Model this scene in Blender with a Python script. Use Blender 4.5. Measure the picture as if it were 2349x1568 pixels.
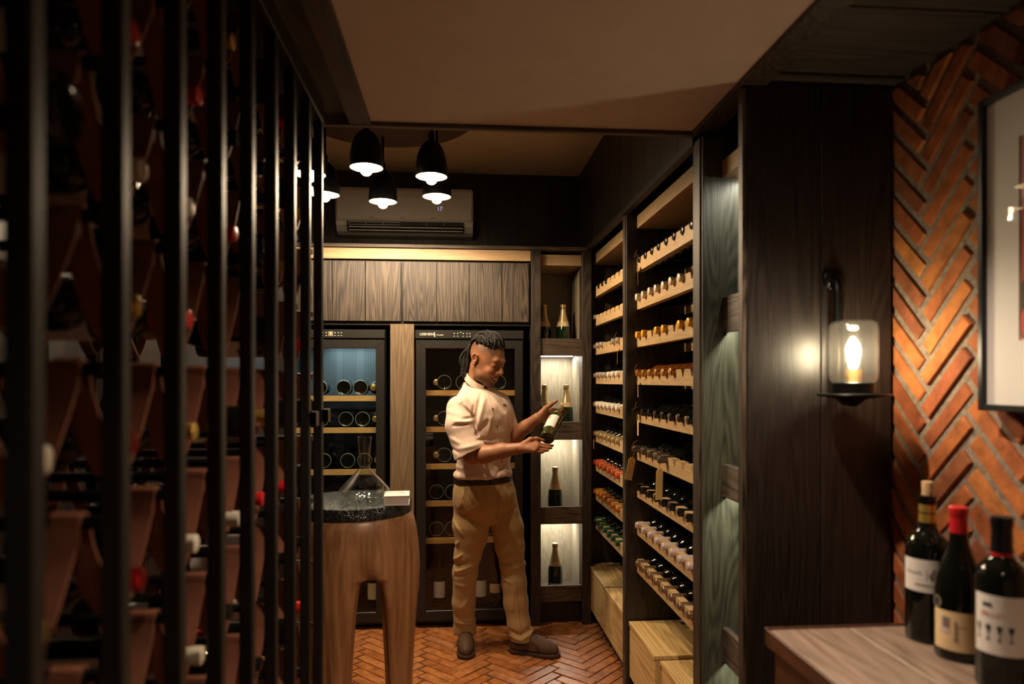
import bpy, bmesh, math, random
import numpy as np
from mathutils import Vector, Matrix, Euler

for o in list(bpy.data.objects):
    bpy.data.objects.remove(o, do_unlink=True)
S = bpy.context.scene
COL = S.collection
PI = math.pi
rnd = random.Random(7)

# ------------------------------------------------------------------ camera
FPX = 1566.0                                   # 24 mm lens on a 2349 px wide frame
YAW = math.atan(129.5 / FPX)
CAM_Z = 1.47
cam_d = bpy.data.cameras.new('camera')
cam_d.sensor_width = 36.0
cam_d.lens = FPX / 2349.0 * 36.0
cam_d.shift_y = 89.0 / 2349.0
cam_d.clip_start = 0.02
cam_d.dof.use_dof = True
cam_d.dof.focus_distance = 3.65
cam_d.dof.aperture_fstop = 2.0
cam = bpy.data.objects.new('camera', cam_d)
COL.objects.link(cam)
cam.location = (0, 0, CAM_Z)
cam.rotation_euler = (PI / 2, 0, -YAW)
S.camera = cam

# ------------------------------------------------------------------ world, exposure
w = bpy.data.worlds.new('world'); S.world = w
w.use_nodes = True
w.node_tree.nodes['Background'].inputs[0].default_value = (1.0, 0.75, 0.5, 1)
w.node_tree.nodes['Background'].inputs[1].default_value = 0.004
S.view_settings.view_transform = 'Standard'
S.view_settings.look = 'None'
S.view_settings.exposure = 0.0
S.view_settings.gamma = 1.0
S.view_settings.use_curve_mapping = False

# lamp strengths (the lamps themselves stand with their fixtures below)
PENDANT_W = 5.4            # watts of each downward lamp
SCONCE_W = 10.0
DOWNLIGHT_W = 48.0
NICHE_W = 2.4
FRIDGE_W = 1.2
WARM = (1.0, 0.74, 0.48)

# ------------------------------------------------------------------ materials
MATS = {}
def _mat(name):
    m = bpy.data.materials.new(name); m.use_nodes = True
    nt = m.node_tree; b = nt.nodes['Principled BSDF']
    MATS[name] = m
    return m, nt, b
def rgb(c): return (c[0], c[1], c[2], 1.0)
def plain(name, c, rough=0.5, metal=0.0, spec=0.5, coat=0.0, noise=0.0, nscale=40.0, bump=0.0, sheen=0.0):
    m, nt, b = _mat(name)
    b.inputs['Base Color'].default_value = rgb(c)
    b.inputs['Roughness'].default_value = rough
    b.inputs['Metallic'].default_value = metal
    b.inputs['Specular IOR Level'].default_value = spec
    b.inputs['Coat Weight'].default_value = coat
    b.inputs['Coat Roughness'].default_value = 0.06
    if sheen: b.inputs['Sheen Weight'].default_value = sheen
    if noise or bump:
        tc = nt.nodes.new('ShaderNodeTexCoord'); nz = nt.nodes.new('ShaderNodeTexNoise')
        nz.inputs['Scale'].default_value = nscale; nz.inputs['Detail'].default_value = 5
        nt.links.new(tc.outputs['Object'], nz.inputs['Vector'])
        if noise:
            r = nt.nodes.new('ShaderNodeValToRGB')
            r.color_ramp.elements[0].position = 0.3; r.color_ramp.elements[1].position = 0.7
            r.color_ramp.elements[0].color = rgb([x * (1 - noise) for x in c])
            r.color_ramp.elements[1].color = rgb([min(1, x * (1 + noise)) for x in c])
            nt.links.new(nz.outputs['Fac'], r.inputs['Fac']); nt.links.new(r.outputs['Color'], b.inputs['Base Color'])
        if bump:
            bp = nt.nodes.new('ShaderNodeBump'); bp.inputs['Strength'].default_value = bump; bp.inputs['Distance'].default_value = 0.004
            nt.links.new(nz.outputs['Fac'], bp.inputs['Height']); nt.links.new(bp.outputs['Normal'], b.inputs['Normal'])
    return m
def wood(name, c1, c2, axis='z', scale=1.0, rough=0.5, bump=0.25, coat=0.0, vary=0.2, rings=0.6, ringf=26.0, lo=0.30, hi=0.72):
    """Grain along one axis, cathedral figure from a stretched, distorted wave; every board gets its own cut."""
    m, nt, b = _mat(name)
    N = nt.nodes; L = nt.links
    tc = N.new('ShaderNodeTexCoord'); oi = N.new('ShaderNodeObjectInfo')
    off = N.new('ShaderNodeVectorMath'); off.operation = 'SCALE'; off.inputs[0].default_value = (13.1, 7.7, 9.3)
    L.new(oi.outputs['Random'], off.inputs['Scale'])
    add = N.new('ShaderNodeVectorMath'); add.operation = 'ADD'
    L.new(tc.outputs['Object'], add.inputs[0]); L.new(off.outputs[0], add.inputs[1])
    mp = N.new('ShaderNodeMapping')
    s = {'x': (0.07, 1, 1), 'y': (1, 0.07, 1), 'z': (1, 1, 0.07)}[axis]
    mp.inputs['Scale'].default_value = [k * scale for k in s]
    L.new(add.outputs[0], mp.inputs['Vector'])
    n1 = N.new('ShaderNodeTexNoise'); n1.inputs['Scale'].default_value = 90; n1.inputs['Detail'].default_value = 6; n1.inputs['Roughness'].default_value = 0.65
    L.new(mp.outputs[0], n1.inputs['Vector'])
    n2 = N.new('ShaderNodeTexNoise'); n2.inputs['Scale'].default_value = 7; n2.inputs['Detail'].default_value = 2; n2.inputs['Distortion'].default_value = 0.6
    L.new(mp.outputs[0], n2.inputs['Vector'])
    mul = N.new('ShaderNodeMath'); mul.operation = 'MULTIPLY'; mul.inputs[1].default_value = ringf
    L.new(n2.outputs['Fac'], mul.inputs[0])
    fr = N.new('ShaderNodeMath'); fr.operation = 'PINGPONG'; fr.inputs[1].default_value = 0.5
    L.new(mul.outputs[0], fr.inputs[0])
    mix = N.new('ShaderNodeMath'); mix.operation = 'MULTIPLY_ADD'; mix.inputs[1].default_value = rings
    L.new(fr.outputs[0], mix.inputs[0])
    sc = N.new('ShaderNodeMath'); sc.operation = 'MULTIPLY'; sc.inputs[1].default_value = 0.75
    L.new(n1.outputs['Fac'], sc.inputs[0]); L.new(sc.outputs[0], mix.inputs[2])
    r = N.new('ShaderNodeValToRGB')
    r.color_ramp.elements[0].position = lo; r.color_ramp.elements[1].position = hi
    r.color_ramp.elements[0].color = rgb(c1); r.color_ramp.elements[1].color = rgb(c2)
    L.new(mix.outputs[0], r.inputs['Fac'])
    hs = N.new('ShaderNodeHueSaturation')
    mr = N.new('ShaderNodeMapRange'); mr.inputs['To Min'].default_value = 1 - vary; mr.inputs['To Max'].default_value = 1 + vary
    L.new(oi.outputs['Random'], mr.inputs['Value']); L.new(mr.outputs[0], hs.inputs['Value'])
    L.new(r.outputs['Color'], hs.inputs['Color']); L.new(hs.outputs['Color'], b.inputs['Base Color'])
    b.inputs['Roughness'].default_value = rough
    b.inputs['Coat Weight'].default_value = coat; b.inputs['Coat Roughness'].default_value = 0.25
    bp = N.new('ShaderNodeBump'); bp.inputs['Strength'].default_value = bump; bp.inputs['Distance'].default_value = 0.002
    L.new(mix.outputs[0], bp.inputs['Height']); L.new(bp.outputs['Normal'], b.inputs['Normal'])
    return m
def emit(name, c, strength):
    m, nt, b = _mat(name)
    b.inputs['Base Color'].default_value = rgb(c)
    b.inputs['Emission Color'].default_value = rgb(c); b.inputs['Emission Strength'].default_value = strength
    return m
def clear(name, tint, gloss=0.12, rough=0.02, edge=0.6, haze=0.0, power=5.0):
    """thin clear sheet: transparent, with a Fresnel reflection"""
    m, nt, b = _mat(name)
    N = nt.nodes; L = nt.links; out = N['Material Output']
    tr = N.new('ShaderNodeBsdfTransparent'); tr.inputs[0].default_value = rgb(tint)
    gl = N.new('ShaderNodeBsdfGlossy'); gl.inputs['Roughness'].default_value = rough
    lw = N.new('ShaderNodeLayerWeight'); fz = N.new('ShaderNodeMath'); fz.operation = 'POWER'; fz.inputs[1].default_value = power
    L.new(lw.outputs['Facing'], fz.inputs[0])
    ad = N.new('ShaderNodeMath'); ad.operation = 'MULTIPLY_ADD'; ad.inputs[1].default_value = edge; ad.inputs[2].default_value = 0.02 + gloss
    L.new(fz.outputs[0], ad.inputs[0])
    mx = N.new('ShaderNodeMixShader')
    L.new(ad.outputs[0], mx.inputs[0]); L.new(tr.outputs[0], mx.inputs[1]); L.new(gl.outputs[0], mx.inputs[2])
    if haze:
        tl = N.new('ShaderNodeBsdfTranslucent'); tl.inputs[0].default_value = rgb(tint)
        m2 = N.new('ShaderNodeMixShader'); m2.inputs[0].default_value = haze
        L.new(mx.outputs[0], m2.inputs[1]); L.new(tl.outputs[0], m2.inputs[2]); mx = m2
    L.new(mx.outputs[0], out.inputs['Surface'])
    return m
def brickmat(name, cols, rough=0.7, bump=0.6):
    m, nt, b = _mat(name)
    N = nt.nodes; L = nt.links
    tc = N.new('ShaderNodeTexCoord'); oi = N.new('ShaderNodeObjectInfo')
    r = N.new('ShaderNodeValToRGB'); r.color_ramp.interpolation = 'LINEAR'
    els = r.color_ramp.elements
    while len(els) < len(cols): els.new(0.5)
    for i, c in enumerate(cols):
        els[i].position = i / (len(cols) - 1); els[i].color = rgb(c)
    L.new(oi.outputs['Random'], r.inputs['Fac'])
    nz = N.new('ShaderNodeTexNoise'); nz.inputs['Scale'].default_value = 22; nz.inputs['Detail'].default_value = 6
    va = N.new('ShaderNodeVectorMath'); va.operation = 'ADD'
    sc = N.new('ShaderNodeVectorMath'); sc.operation = 'SCALE'; sc.inputs[0].default_value = (9, 5, 7)
    L.new(oi.outputs['Random'], sc.inputs['Scale']); L.new(tc.outputs['Object'], va.inputs[0]); L.new(sc.outputs[0], va.inputs[1])
    L.new(va.outputs[0], nz.inputs['Vector'])
    mr = N.new('ShaderNodeMapRange'); mr.inputs['From Min'].default_value = 0.3; mr.inputs['From Max'].default_value = 0.75
    mr.inputs['To Min'].default_value = 0.55; mr.inputs['To Max'].default_value = 1.25
    L.new(nz.outputs['Fac'], mr.inputs['Value'])
    hs = N.new('ShaderNodeHueSaturation'); L.new(mr.outputs[0], hs.inputs['Value']); L.new(r.outputs['Color'], hs.inputs['Color'])
    L.new(hs.outputs['Color'], b.inputs['Base Color'])
    b.inputs['Roughness'].default_value = rough
    bp = N.new('ShaderNodeBump'); bp.inputs['Strength'].default_value = bump; bp.inputs['Distance'].default_value = 0.004
    n2 = N.new('ShaderNodeTexNoise'); n2.inputs['Scale'].default_value = 70; n2.inputs['Detail'].default_value = 6
    L.new(va.outputs[0], n2.inputs['Vector']); L.new(n2.outputs['Fac'], bp.inputs['Height']); L.new(bp.outputs['Normal'], b.inputs['Normal'])
    return m

wood('dark_oak', (0.008, 0.006, 0.0045), (0.042, 0.030, 0.022), 'z', 1.0, 0.48, 0.3)
wood('dark_oak_y', (0.012, 0.008, 0.006), (0.055, 0.038, 0.028), 'y', 1.0, 0.5, 0.3)
wood('dark_oak_x', (0.03, 0.021, 0.014), (0.12, 0.085, 0.058), 'x', 1.0, 0.5, 0.35)
wood('black_oak', (0.006, 0.005, 0.005), (0.026, 0.019, 0.016), 'z', 1.0, 0.42, 0.2)
wood('grey_oak', (0.07, 0.055, 0.036), (0.25, 0.205, 0.145), 'z', 1.0, 0.5, 0.4)
wood('smoked_oak', (0.009, 0.006, 0.004), (0.088, 0.062, 0.04), 'z', 1.0, 0.5, 0.7, rings=0.7, lo=0.38, hi=0.80)
wood('block_oak', (0.03, 0.022, 0.016), (0.13, 0.1, 0.074), 'y', 1.0, 0.5, 0.5, rings=0.7)
wood('green_oak', (0.022, 0.024, 0.014), (0.088, 0.088, 0.058), 'z', 1.0, 0.45, 0.4, rings=0.55)
wood('pale_oak', (0.22, 0.18, 0.12), (0.38, 0.33, 0.24), 'z', 1.6, 0.5, 0.3, vary=.03, rings=.35)
plain('glass_rim', (0.2, 0.26, 0.22), 0.15)  # pale tone for the painted highlight round the fridge bottle bases
wood('light_oak_y', (0.42, 0.27, 0.12), (0.56, 0.39, 0.2), 'y', 1.0, 0.5, 0.12, vary=0.1, rings=0.45)
wood('light_oak_x', (0.36, 0.23, 0.115), (0.5, 0.34, 0.18), 'x', 1.0, 0.5, 0.12, vary=0.1, rings=0.45)
wood('mid_oak', (0.11, 0.072, 0.04), (0.2, 0.14, 0.082), 'z', 1.0, 0.5, 0.2, vary=0.05)
wood('plywood', (0.42, 0.26, 0.085), (0.66, 0.46, 0.2), 'y', 0.55, 0.45, 0.06, vary=0.1, rings=0.9)
wood('beech', (0.55, 0.33, 0.1), (0.68, 0.45, 0.17), 'x', 1.0, 0.45, 0.08, vary=0.05)
wood('stool_wood', (0.2, 0.085, 0.03), (0.46, 0.235, 0.1), 'z', 0.6, 0.42, 0.15, coat=0.15, vary=0.0, rings=0.4, ringf=9)
wood('table_wood', (0.17, 0.115, 0.085), (0.34, 0.245, 0.19), 'y', 0.8, 0.42, 0.15, coat=0.2, vary=0.08, rings=0.5)
wood('table_side', (0.04, 0.014, 0.008), (0.11, 0.045, 0.026), 'y', 0.8, 0.4, 0.15)
wood('rafter_board', (0.02, 0.016, 0.012), (0.075, 0.06, 0.045), 'x', 0.7, 0.7, 0.6)
plain('plaster', (0.5, 0.42, 0.35), 0.8, noise=0.05, nscale=12)
plain('plaster_warm', (0.5, 0.41, 0.28), 0.8, noise=0.05, nscale=12)
plain('mortar', (0.24, 0.185, 0.14), 0.95, noise=0.35, nscale=60, bump=0.9)
plain('floor_mortar', (0.07, 0.045, 0.03), 0.9, noise=0.3, nscale=60, bump=0.5)
brickmat('wall_brick', [(0.30, 0.075, 0.025), (0.46, 0.13, 0.035), (0.58, 0.2, 0.045), (0.24, 0.07, 0.03), (0.5, 0.15, 0.035)], rough=0.85, bump=0.5)
brickmat('floor_brick', [(0.42, 0.15, 0.04), (0.33, 0.11, 0.03), (0.5, 0.2, 0.065), (0.38, 0.13, 0.035), (0.42, 0.18, 0.075)], rough=0.34, bump=0.35)
plain('black_steel', (0.012, 0.012, 0.012), 0.38, 0.7, noise=0.2)
plain('steel_bar', (0.02, 0.019, 0.018), 0.42, 0.5)
plain('black_plastic', (0.012, 0.012, 0.012), 0.3)
plain('fridge_black', (0.012, 0.011, 0.011), 0.35, 0.3)
plain('fridge_frame', (0.035, 0.033, 0.03), 0.38, 0.6)
plain('fridge_inner', (0.16, 0.18, 0.18), 0.5)
plain('fridge_dark', (0.018, 0.017, 0.017), 0.6)
plain('leather', (0.19, 0.068, 0.036), 0.5, noise=0.2, nscale=25, bump=0.15)
plain('brass', (0.55, 0.36, 0.12), 0.3, 1.0)
plain('chrome', (0.7, 0.68, 0.65), 0.2, 1.0)
plain('white_paint', (0.85, 0.8, 0.7), 0.5)
plain('ac_plastic', (0.55, 0.5, 0.43), 0.45)
plain('paper_white', (0.75, 0.72, 0.68), 0.7)
plain('paper_cream', (0.78, 0.58, 0.32), 0.7, noise=0.05, nscale=20)
plain('paper_tag', (0.75, 0.52, 0.2), 0.7, noise=0.06, nscale=30)
plain('string', (0.25, 0.13, 0.05), 0.9)
plain('book_paper', (0.62, 0.5, 0.45), 0.8)
plain('ink', (0.02, 0.017, 0.015), 0.6)
plain('ink_soft', (0.22, 0.17, 0.15), 0.7)
plain('ink_red', (0.45, 0.03, 0.02), 0.6)
plain('cork', (0.5, 0.32, 0.17), 0.8, noise=0.2, nscale=120)
plain('glass_dark', (0.004, 0.005, 0.003), 0.07, 0.0, 0.4)
plain('glass_green', (0.006, 0.022, 0.007), 0.06, 0.0, 0.6, coat=0.5)
plain('glass_amber', (0.13, 0.035, 0.006), 0.08, 0.0, 0.6, coat=0.5)
plain('glass_olive', (0.035, 0.04, 0.008), 0.05, 0.0, 0.6, coat=0.5)
CAPS = {'black': ((0.008, 0.008, 0.009), .25, .2), 'cream': ((0.62, 0.55, 0.42), .4, .1), 'yellow': ((0.72, 0.38, 0.03), .4, .1),
        'copper': ((0.6, 0.28, 0.06), .3, .7), 'pewter': ((0.16, 0.13, 0.11), .3, .7), 'blush': ((0.62, 0.5, 0.47), .35, .3),
        'bronze': ((0.33, 0.21, 0.12), .3, .75), 'silver': ((0.5, 0.45, 0.36), .35, .5), 'white': ((0.78, 0.72, 0.6), .45, .0),
        'tan': ((0.5, 0.38, 0.18), .35, .5), 'red_orange': ((0.62, 0.1, 0.025), .4, .1), 'orange': ((0.65, 0.22, 0.03), .3, .4),
        'green': ((0.02, 0.09, 0.03), .35, .2), 'red': ((0.55, 0.016, 0.02), .35, .15), 'gold': ((0.62, 0.42, 0.1), .3, .7),
        'champagne': ((0.6, 0.47, 0.24), .35, .6)}
for k, (c, r_, me) in CAPS.items():
    plain('cap_' + k, c, r_, me)
clear('pane', (0.86, 0.88, 0.88), 0.0)
clear('pane_dark', (0.82, 0.80, 0.78), 0.015)
clear('jar_glass', (0.86, 0.82, 0.72), 0.04, 0.12, 0.5, 0.007)
clear('glazing', (0.97, 0.97, 0.97), 0.0, 0.02, 0.12)
clear('crystal', (0.96, 0.98, 0.975), 0.035, 0.02, 0.95, 0.0, 2.6)
emit('bulb', (1.0, 0.78, 0.5), 40.0)
emit('bulb_cool', (1.0, 0.9, 0.72), 45.0)
emit('led', (1.0, 0.95, 0.82), 14.0)
emit('led_cool', (0.6, 0.88, 1.0), 10.0)
emit('led_dim', (0.55, 0.5, 1.0), 0.7)
plain('canopy_wood', (0.07, 0.036, 0.02), 0.6)
emit('led_green', (0.2, 1.0, 0.03), 2.5)

# ------------------------------------------------------------------ mesh tools
class MB:
    """collects vertices and faces; build() links them as ONE mesh object"""
    def __init__(self): self.v = []; self.f = []
    def add(self, vs, fs):
        n = len(self.v); self.v += [tuple(p) for p in vs]; self.f += [tuple(i + n for i in f) for f in fs]; return self
    def box(self, x0, x1, y0, y1, z0, z1):
        return self.add([(x0, y0, z0), (x1, y0, z0), (x1, y1, z0), (x0, y1, z0), (x0, y0, z1), (x1, y0, z1), (x1, y1, z1), (x0, y1, z1)],
                        [(0, 3, 2, 1), (4, 5, 6, 7), (0, 1, 5, 4), (1, 2, 6, 5), (2, 3, 7, 6), (3, 0, 4, 7)])
    def prism(self, poly, a0, a1, axis):
        """polygon in the plane across `axis`, extruded from a0 to a1 (axis x: (y,z), y: (x,z), z: (x,y))"""
        def P(p, a):
            return {'x': (a, p[0], p[1]), 'y': (p[0], a, p[1]), 'z': (p[0], p[1], a)}[axis]
        n = len(poly)
        vs = [P(p, a0) for p in poly] + [P(p, a1) for p in poly]
        fs = [tuple(range(n))[::-1], tuple(range(n, 2 * n))] + [(i, (i + 1) % n, n + (i + 1) % n, n + i) for i in range(n)]
        return self.add(vs, fs)
    def lathe(self, prof, seg=24, cx=0, cy=0, cz=0, cap=True):
        vs = []; fs = []
        for r, z in prof:
            for k in range(seg):
                a = 2 * PI * k / seg; vs.append((cx + r * math.cos(a), cy + r * math.sin(a), cz + z))
        for i in range(len(prof) - 1):
            for k in range(seg):
                k2 = (k + 1) % seg
                fs.append((i * seg + k, i * seg + k2, (i + 1) * seg + k2, (i + 1) * seg + k))
        if cap:
            fs.append(tuple(range(seg))[::-1]); fs.append(tuple(range((len(prof) - 1) * seg, len(prof) * seg)))
        return self.add(vs, fs)
    def tube(self, pts, rad, seg=8):
        pts = [Vector(p) for p in pts]; n = len(pts)
        rs = rad if isinstance(rad, (list, tuple)) else [rad] * n
        vs = []; fs = []; up = None
        for i, p in enumerate(pts):
            t = (pts[min(i + 1, n - 1)] - pts[max(i - 1, 0)]).normalized()
            if up is None:
                up = Vector((0, 0, 1)) if abs(t.z) < 0.9 else Vector((1, 0, 0))
            s = t.cross(up).normalized(); up = s.cross(t).normalized()
            for k in range(seg):
                a = 2 * PI * k / seg; vs.append(p + (s * math.cos(a) + up * math.sin(a)) * rs[i])
        for i in range(n - 1):
            for k in range(seg):
                k2 = (k + 1) % seg; fs.append((i * seg + k, i * seg + k2, (i + 1) * seg + k2, (i + 1) * seg + k))
        fs.append(tuple(range(seg))[::-1]); fs.append(tuple(range((n - 1) * seg, n * seg)))
        return self.add(vs, fs)
    def ribbon(self, pts, x0, x1, th):
        """strap: a path in the YZ plane, wide along X, with thickness"""
        n = len(pts); vs = []; fs = []
        for i, p in enumerate(pts):
            a = pts[max(i - 1, 0)]; c = pts[min(i + 1, n - 1)]
            ty, tz = c[0] - a[0], c[1] - a[1]; l = math.hypot(ty, tz) or 1
            ny, nz = -tz / l * th / 2, ty / l * th / 2
            vs += [(x0, p[0] + ny, p[1] + nz), (x1, p[0] + ny, p[1] + nz), (x1, p[0] - ny, p[1] - nz), (x0, p[0] - ny, p[1] - nz)]
        for i in range(n - 1):
            for k in range(4):
                k2 = (k + 1) % 4; fs.append((4 * i + k, 4 * i + k2, 4 * i + 4 + k2, 4 * i + 4 + k))
        fs.append((0, 1, 2, 3)); e = 4 * (n - 1); fs.append((e + 3, e + 2, e + 1, e))
        return self.add(vs, fs)
    def mesh(self, name, smooth=False, shift=None):
        me = bpy.data.meshes.new(name)
        v = self.v if shift is None else [(p[0] - shift[0], p[1] - shift[1], p[2] - shift[2]) for p in self.v]
        me.from_pydata(v, [], self.f)
        bm = bmesh.new(); bm.from_mesh(me)
        bmesh.ops.recalc_face_normals(bm, faces=bm.faces)
        bm.to_mesh(me); bm.free()
        if smooth: smooth_by_angle(me)
        return me
    def build(self, name, mat, parent=None, smooth=False, bevel=0.0, world=True):
        """geometry is in world coordinates; under a parent Empty it is shifted into the parent's frame"""
        sh = None
        if parent is not None and world: sh = base_of(parent)
        o = bpy.data.objects.new(name, self.mesh(name, smooth, sh)); COL.objects.link(o)
        o.data.materials.append(MATS[mat])
        if parent is not None: o.parent = parent
        if bevel:
            md = o.modifiers.new('bevel', 'BEVEL'); md.width = bevel; md.segments = 1; md.limit_method = 'ANGLE'
        return o
def smooth_by_angle(me, ang=40):
    n = len(me.polygons)
    me.polygons.foreach_set('use_smooth', np.ones(n, dtype=bool))
    try: me.set_sharp_from_angle(angle=math.radians(ang))
    except Exception: pass
def base_of(o):
    x = Vector((0, 0, 0))
    while o is not None:
        x = x + Vector(o.location); o = o.parent
    return x
def tag(o, label, cat, group=None, kind=None):
    o['label'] = label; o['category'] = cat
    if group: o['group'] = group
    if kind: o['kind'] = kind
    return o
def empty(name, loc=(0, 0, 0), rz=0.0):
    o = bpy.data.objects.new(name, None); COL.objects.link(o)
    o.location = loc; o.rotation_euler = (0, 0, rz); o.empty_display_size = 0.05
    return o
def struct(o, label, cat):
    o['kind'] = 'structure'; o['label'] = label; o['category'] = cat
    return o
def inst(mesh, name, parent=None, loc=(0, 0, 0), rot=(0, 0, 0), mat=None):
    o = bpy.data.objects.new(name, mesh); COL.objects.link(o)
    o.location = loc; o.rotation_euler = rot
    if parent is not None: o.parent = parent
    return o
def shared(mb, name, mat, smooth=True):
    me = mb.mesh(name, smooth); me.materials.append(MATS[mat]); return me
def box(name, mat, x0, x1, y0, y1, z0, z1, parent=None, bevel=0.0):
    return MB().box(x0, x1, y0, y1, z0, z1).build(name, mat, parent, bevel=bevel)
def copy_tree(o, parent=None):
    c = o.copy(); COL.objects.link(c); c.parent = parent
    for ch in o.children: copy_tree(ch, c)
    return c
def text_mesh(s, size, depth=0.0):
    cu = bpy.data.curves.new('text', 'FONT'); cu.body = s; cu.size = size; cu.align_x = 'CENTER'; cu.align_y = 'CENTER'; cu.extrude = depth
    cu.resolution_u = 3
    o = bpy.data.objects.new('text', cu); COL.objects.link(o)
    bpy.context.view_layer.update()
    me = bpy.data.meshes.new_from_object(o.evaluated_get(bpy.context.evaluated_depsgraph_get()))
    vs = [tuple(v.co) for v in me.vertices]; fs = [tuple(p.vertices) for p in me.polygons]
    bpy.data.objects.remove(o, do_unlink=True); bpy.data.curves.remove(cu); bpy.data.meshes.remove(me)
    return vs, fs
def lamp(name, kind, loc, energy, color, parent=None, radius=0.02, **kw):
    l = bpy.data.lights.new(name, kind); l.energy = energy; l.color = color
    if kind in ('POINT', 'SPOT'): l.shadow_soft_size = radius
    for k, v in kw.items(): setattr(l, k, v)
    o = bpy.data.objects.new(name, l); COL.objects.link(o); o.location = loc
    if parent is not None:
        o.parent = parent; o.location = Vector(loc) - base_of(parent)
    return o
ORD = ['first', 'second', 'third', 'fourth', 'fifth', 'sixth', 'seventh', 'eighth', 'ninth', 'tenth', 'eleventh', 'twelfth']
def in_view(x, y, z, m=60):
    d = x * math.sin(YAW) + y * math.cos(YAW)
    if d < 0.3: return False
    px = 1174.5 + FPX * (x * math.cos(YAW) - y * math.sin(YAW)) / d; py = 873 - FPX * (z - CAM_Z) / d
    return -m < px < 2349 + m and -m < py < 1568 + m
# ================================================================== the setting
XR, XW, XL = 0.80, 1.23, -1.05        # shelving front, brick wall, left wall
YB, YW = 4.08, 4.72                   # fridge fronts, back wall
ZB, ZR = 2.295, 2.82                  # dropped ceiling, rear ceiling
YD = 2.20                             # where the dropped ceiling ends

def clip_poly(poly, xmin, xmax, ymin, ymax):
    def cut(ps, f, inter):
        out = []
        for i in range(len(ps)):
            a, c = ps[i], ps[(i + 1) % len(ps)]
            if f(a): out.append(a)
            if f(a) != f(c): out.append(inter(a, c))
        return out
    for ax, lim, sg in ((0, xmin, 1), (0, xmax, -1), (1, ymin, 1), (1, ymax, -1)):
        if not poly: return poly
        f = lambda p: sg * (p[ax] - lim) >= 0
        def it(a, c):
            t = (lim - a[ax]) / (c[ax] - a[ax]); return (a[0] + t * (c[0] - a[0]), a[1] + t * (c[1] - a[1]))
        poly = cut(poly, f, it)
    return poly
def herringbone(W, n, joint, region, origin):
    """45 degree herringbone of n:1 bricks; yields (centre, angle, length, width)"""
    Lb = n * W
    c45 = math.sqrt(0.5)
    out = []
    R = 80
    for j in range(-R, R):
        for s in range(-R // n, R // n):
            for kind in (0, 1):
                if kind == 0: cx, cy, ang = j * W + Lb / 2 + 2 * Lb * s, j * W + W / 2, 0.0
                else: cx, cy, ang = j * W + Lb + W / 2 + 2 * Lb * s, j * W + W - Lb / 2, PI / 2
                x = c45 * (cx - cy) + origin[0]; y = c45 * (cx + cy) + origin[1]
                if region[0] - Lb < x < region[1] + Lb and region[2] - Lb < y < region[3] + Lb:
                    out.append((x, y, ang + PI / 4))
    return out, Lb - joint, W - joint
def brick_outline(x, y, a, Lb, W):
    c, s = math.cos(a), math.sin(a)
    return [(x + c * u - s * v, y + s * u + c * v) for u, v in ((-Lb / 2, -W / 2), (Lb / 2, -W / 2), (Lb / 2, W / 2), (-Lb / 2, W / 2))]
def brick_mesh(poly, h, ch, name, mat):
    """a slab with chamfered top over a polygon"""
    n = len(poly); cx = sum(p[0] for p in poly) / n; cy = sum(p[1] for p in poly) / n
    k = lambda p: (p[0] + (cx - p[0]) * min(1, ch / (math.hypot(cx - p[0], cy - p[1]) + 1e-6) * 1.4), p[1] + (cy - p[1]) * min(1, ch / (math.hypot(cx - p[0], cy - p[1]) + 1e-6) * 1.4))
    vs = [(p[0], p[1], 0) for p in poly] + [(p[0], p[1], h - ch) for p in poly] + [(*k(p), h) for p in poly]
    fs = [tuple(range(n))[::-1], tuple(range(2 * n, 3 * n))]
    for r in (0, 1):
        fs += [(r * n + i, r * n + (i + 1) % n, (r + 1) * n + (i + 1) % n, (r + 1) * n + i) for i in range(n)]
    return shared(MB().add(vs, fs), name, mat, smooth=False)

# ---- floor: herringbone brick, parts where the photo shows them
floor = box('floor', 'floor_mortar', XL, XW, -1.2, YW, -0.10, -0.006)
struct(floor, 'herringbone floor of worn terracotta bricks', 'floor')
fb, FL, FW = herringbone(0.060, 4, 0.007, (XL, XW, 0, YW), (0.02, 3.30))
full = [brick_mesh(brick_outline(0, 0, 0, FL, FW), 0.012, 0.004, 'brick', 'floor_brick')]
stuffb = MB(); nfloor = 0
for (x, y, a) in fb:
    dz = rnd.uniform(-0.0015, 0.0012)
    poly = brick_outline(x, y, a, FL, FW)
    cl = clip_poly(poly, XL + 0.01, XW - 0.01, 0.0, YB + 0.3)
    if len(cl) < 3: continue
    vis = -0.48 < x < 0.92 and 3.12 < y < 4.2
    if vis:
        o = inst(full[0], 'brick', floor, (x, y, -0.012 + dz), (rnd.uniform(-.008, .008), rnd.uniform(-.008, .008), a + rnd.uniform(-.02, .02))); nfloor += 1
    else:
        n = len(cl); stuffb.add([(p[0], p[1], -0.012) for p in cl] + [(p[0], p[1], dz) for p in cl],
                                [tuple(range(n, 2 * n))] + [(i, (i + 1) % n, n + (i + 1) % n, n + i) for i in range(n)])
so = stuffb.build('bricks', 'floor_brick', floor, world=False); so['kind'] = 'stuff'

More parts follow.
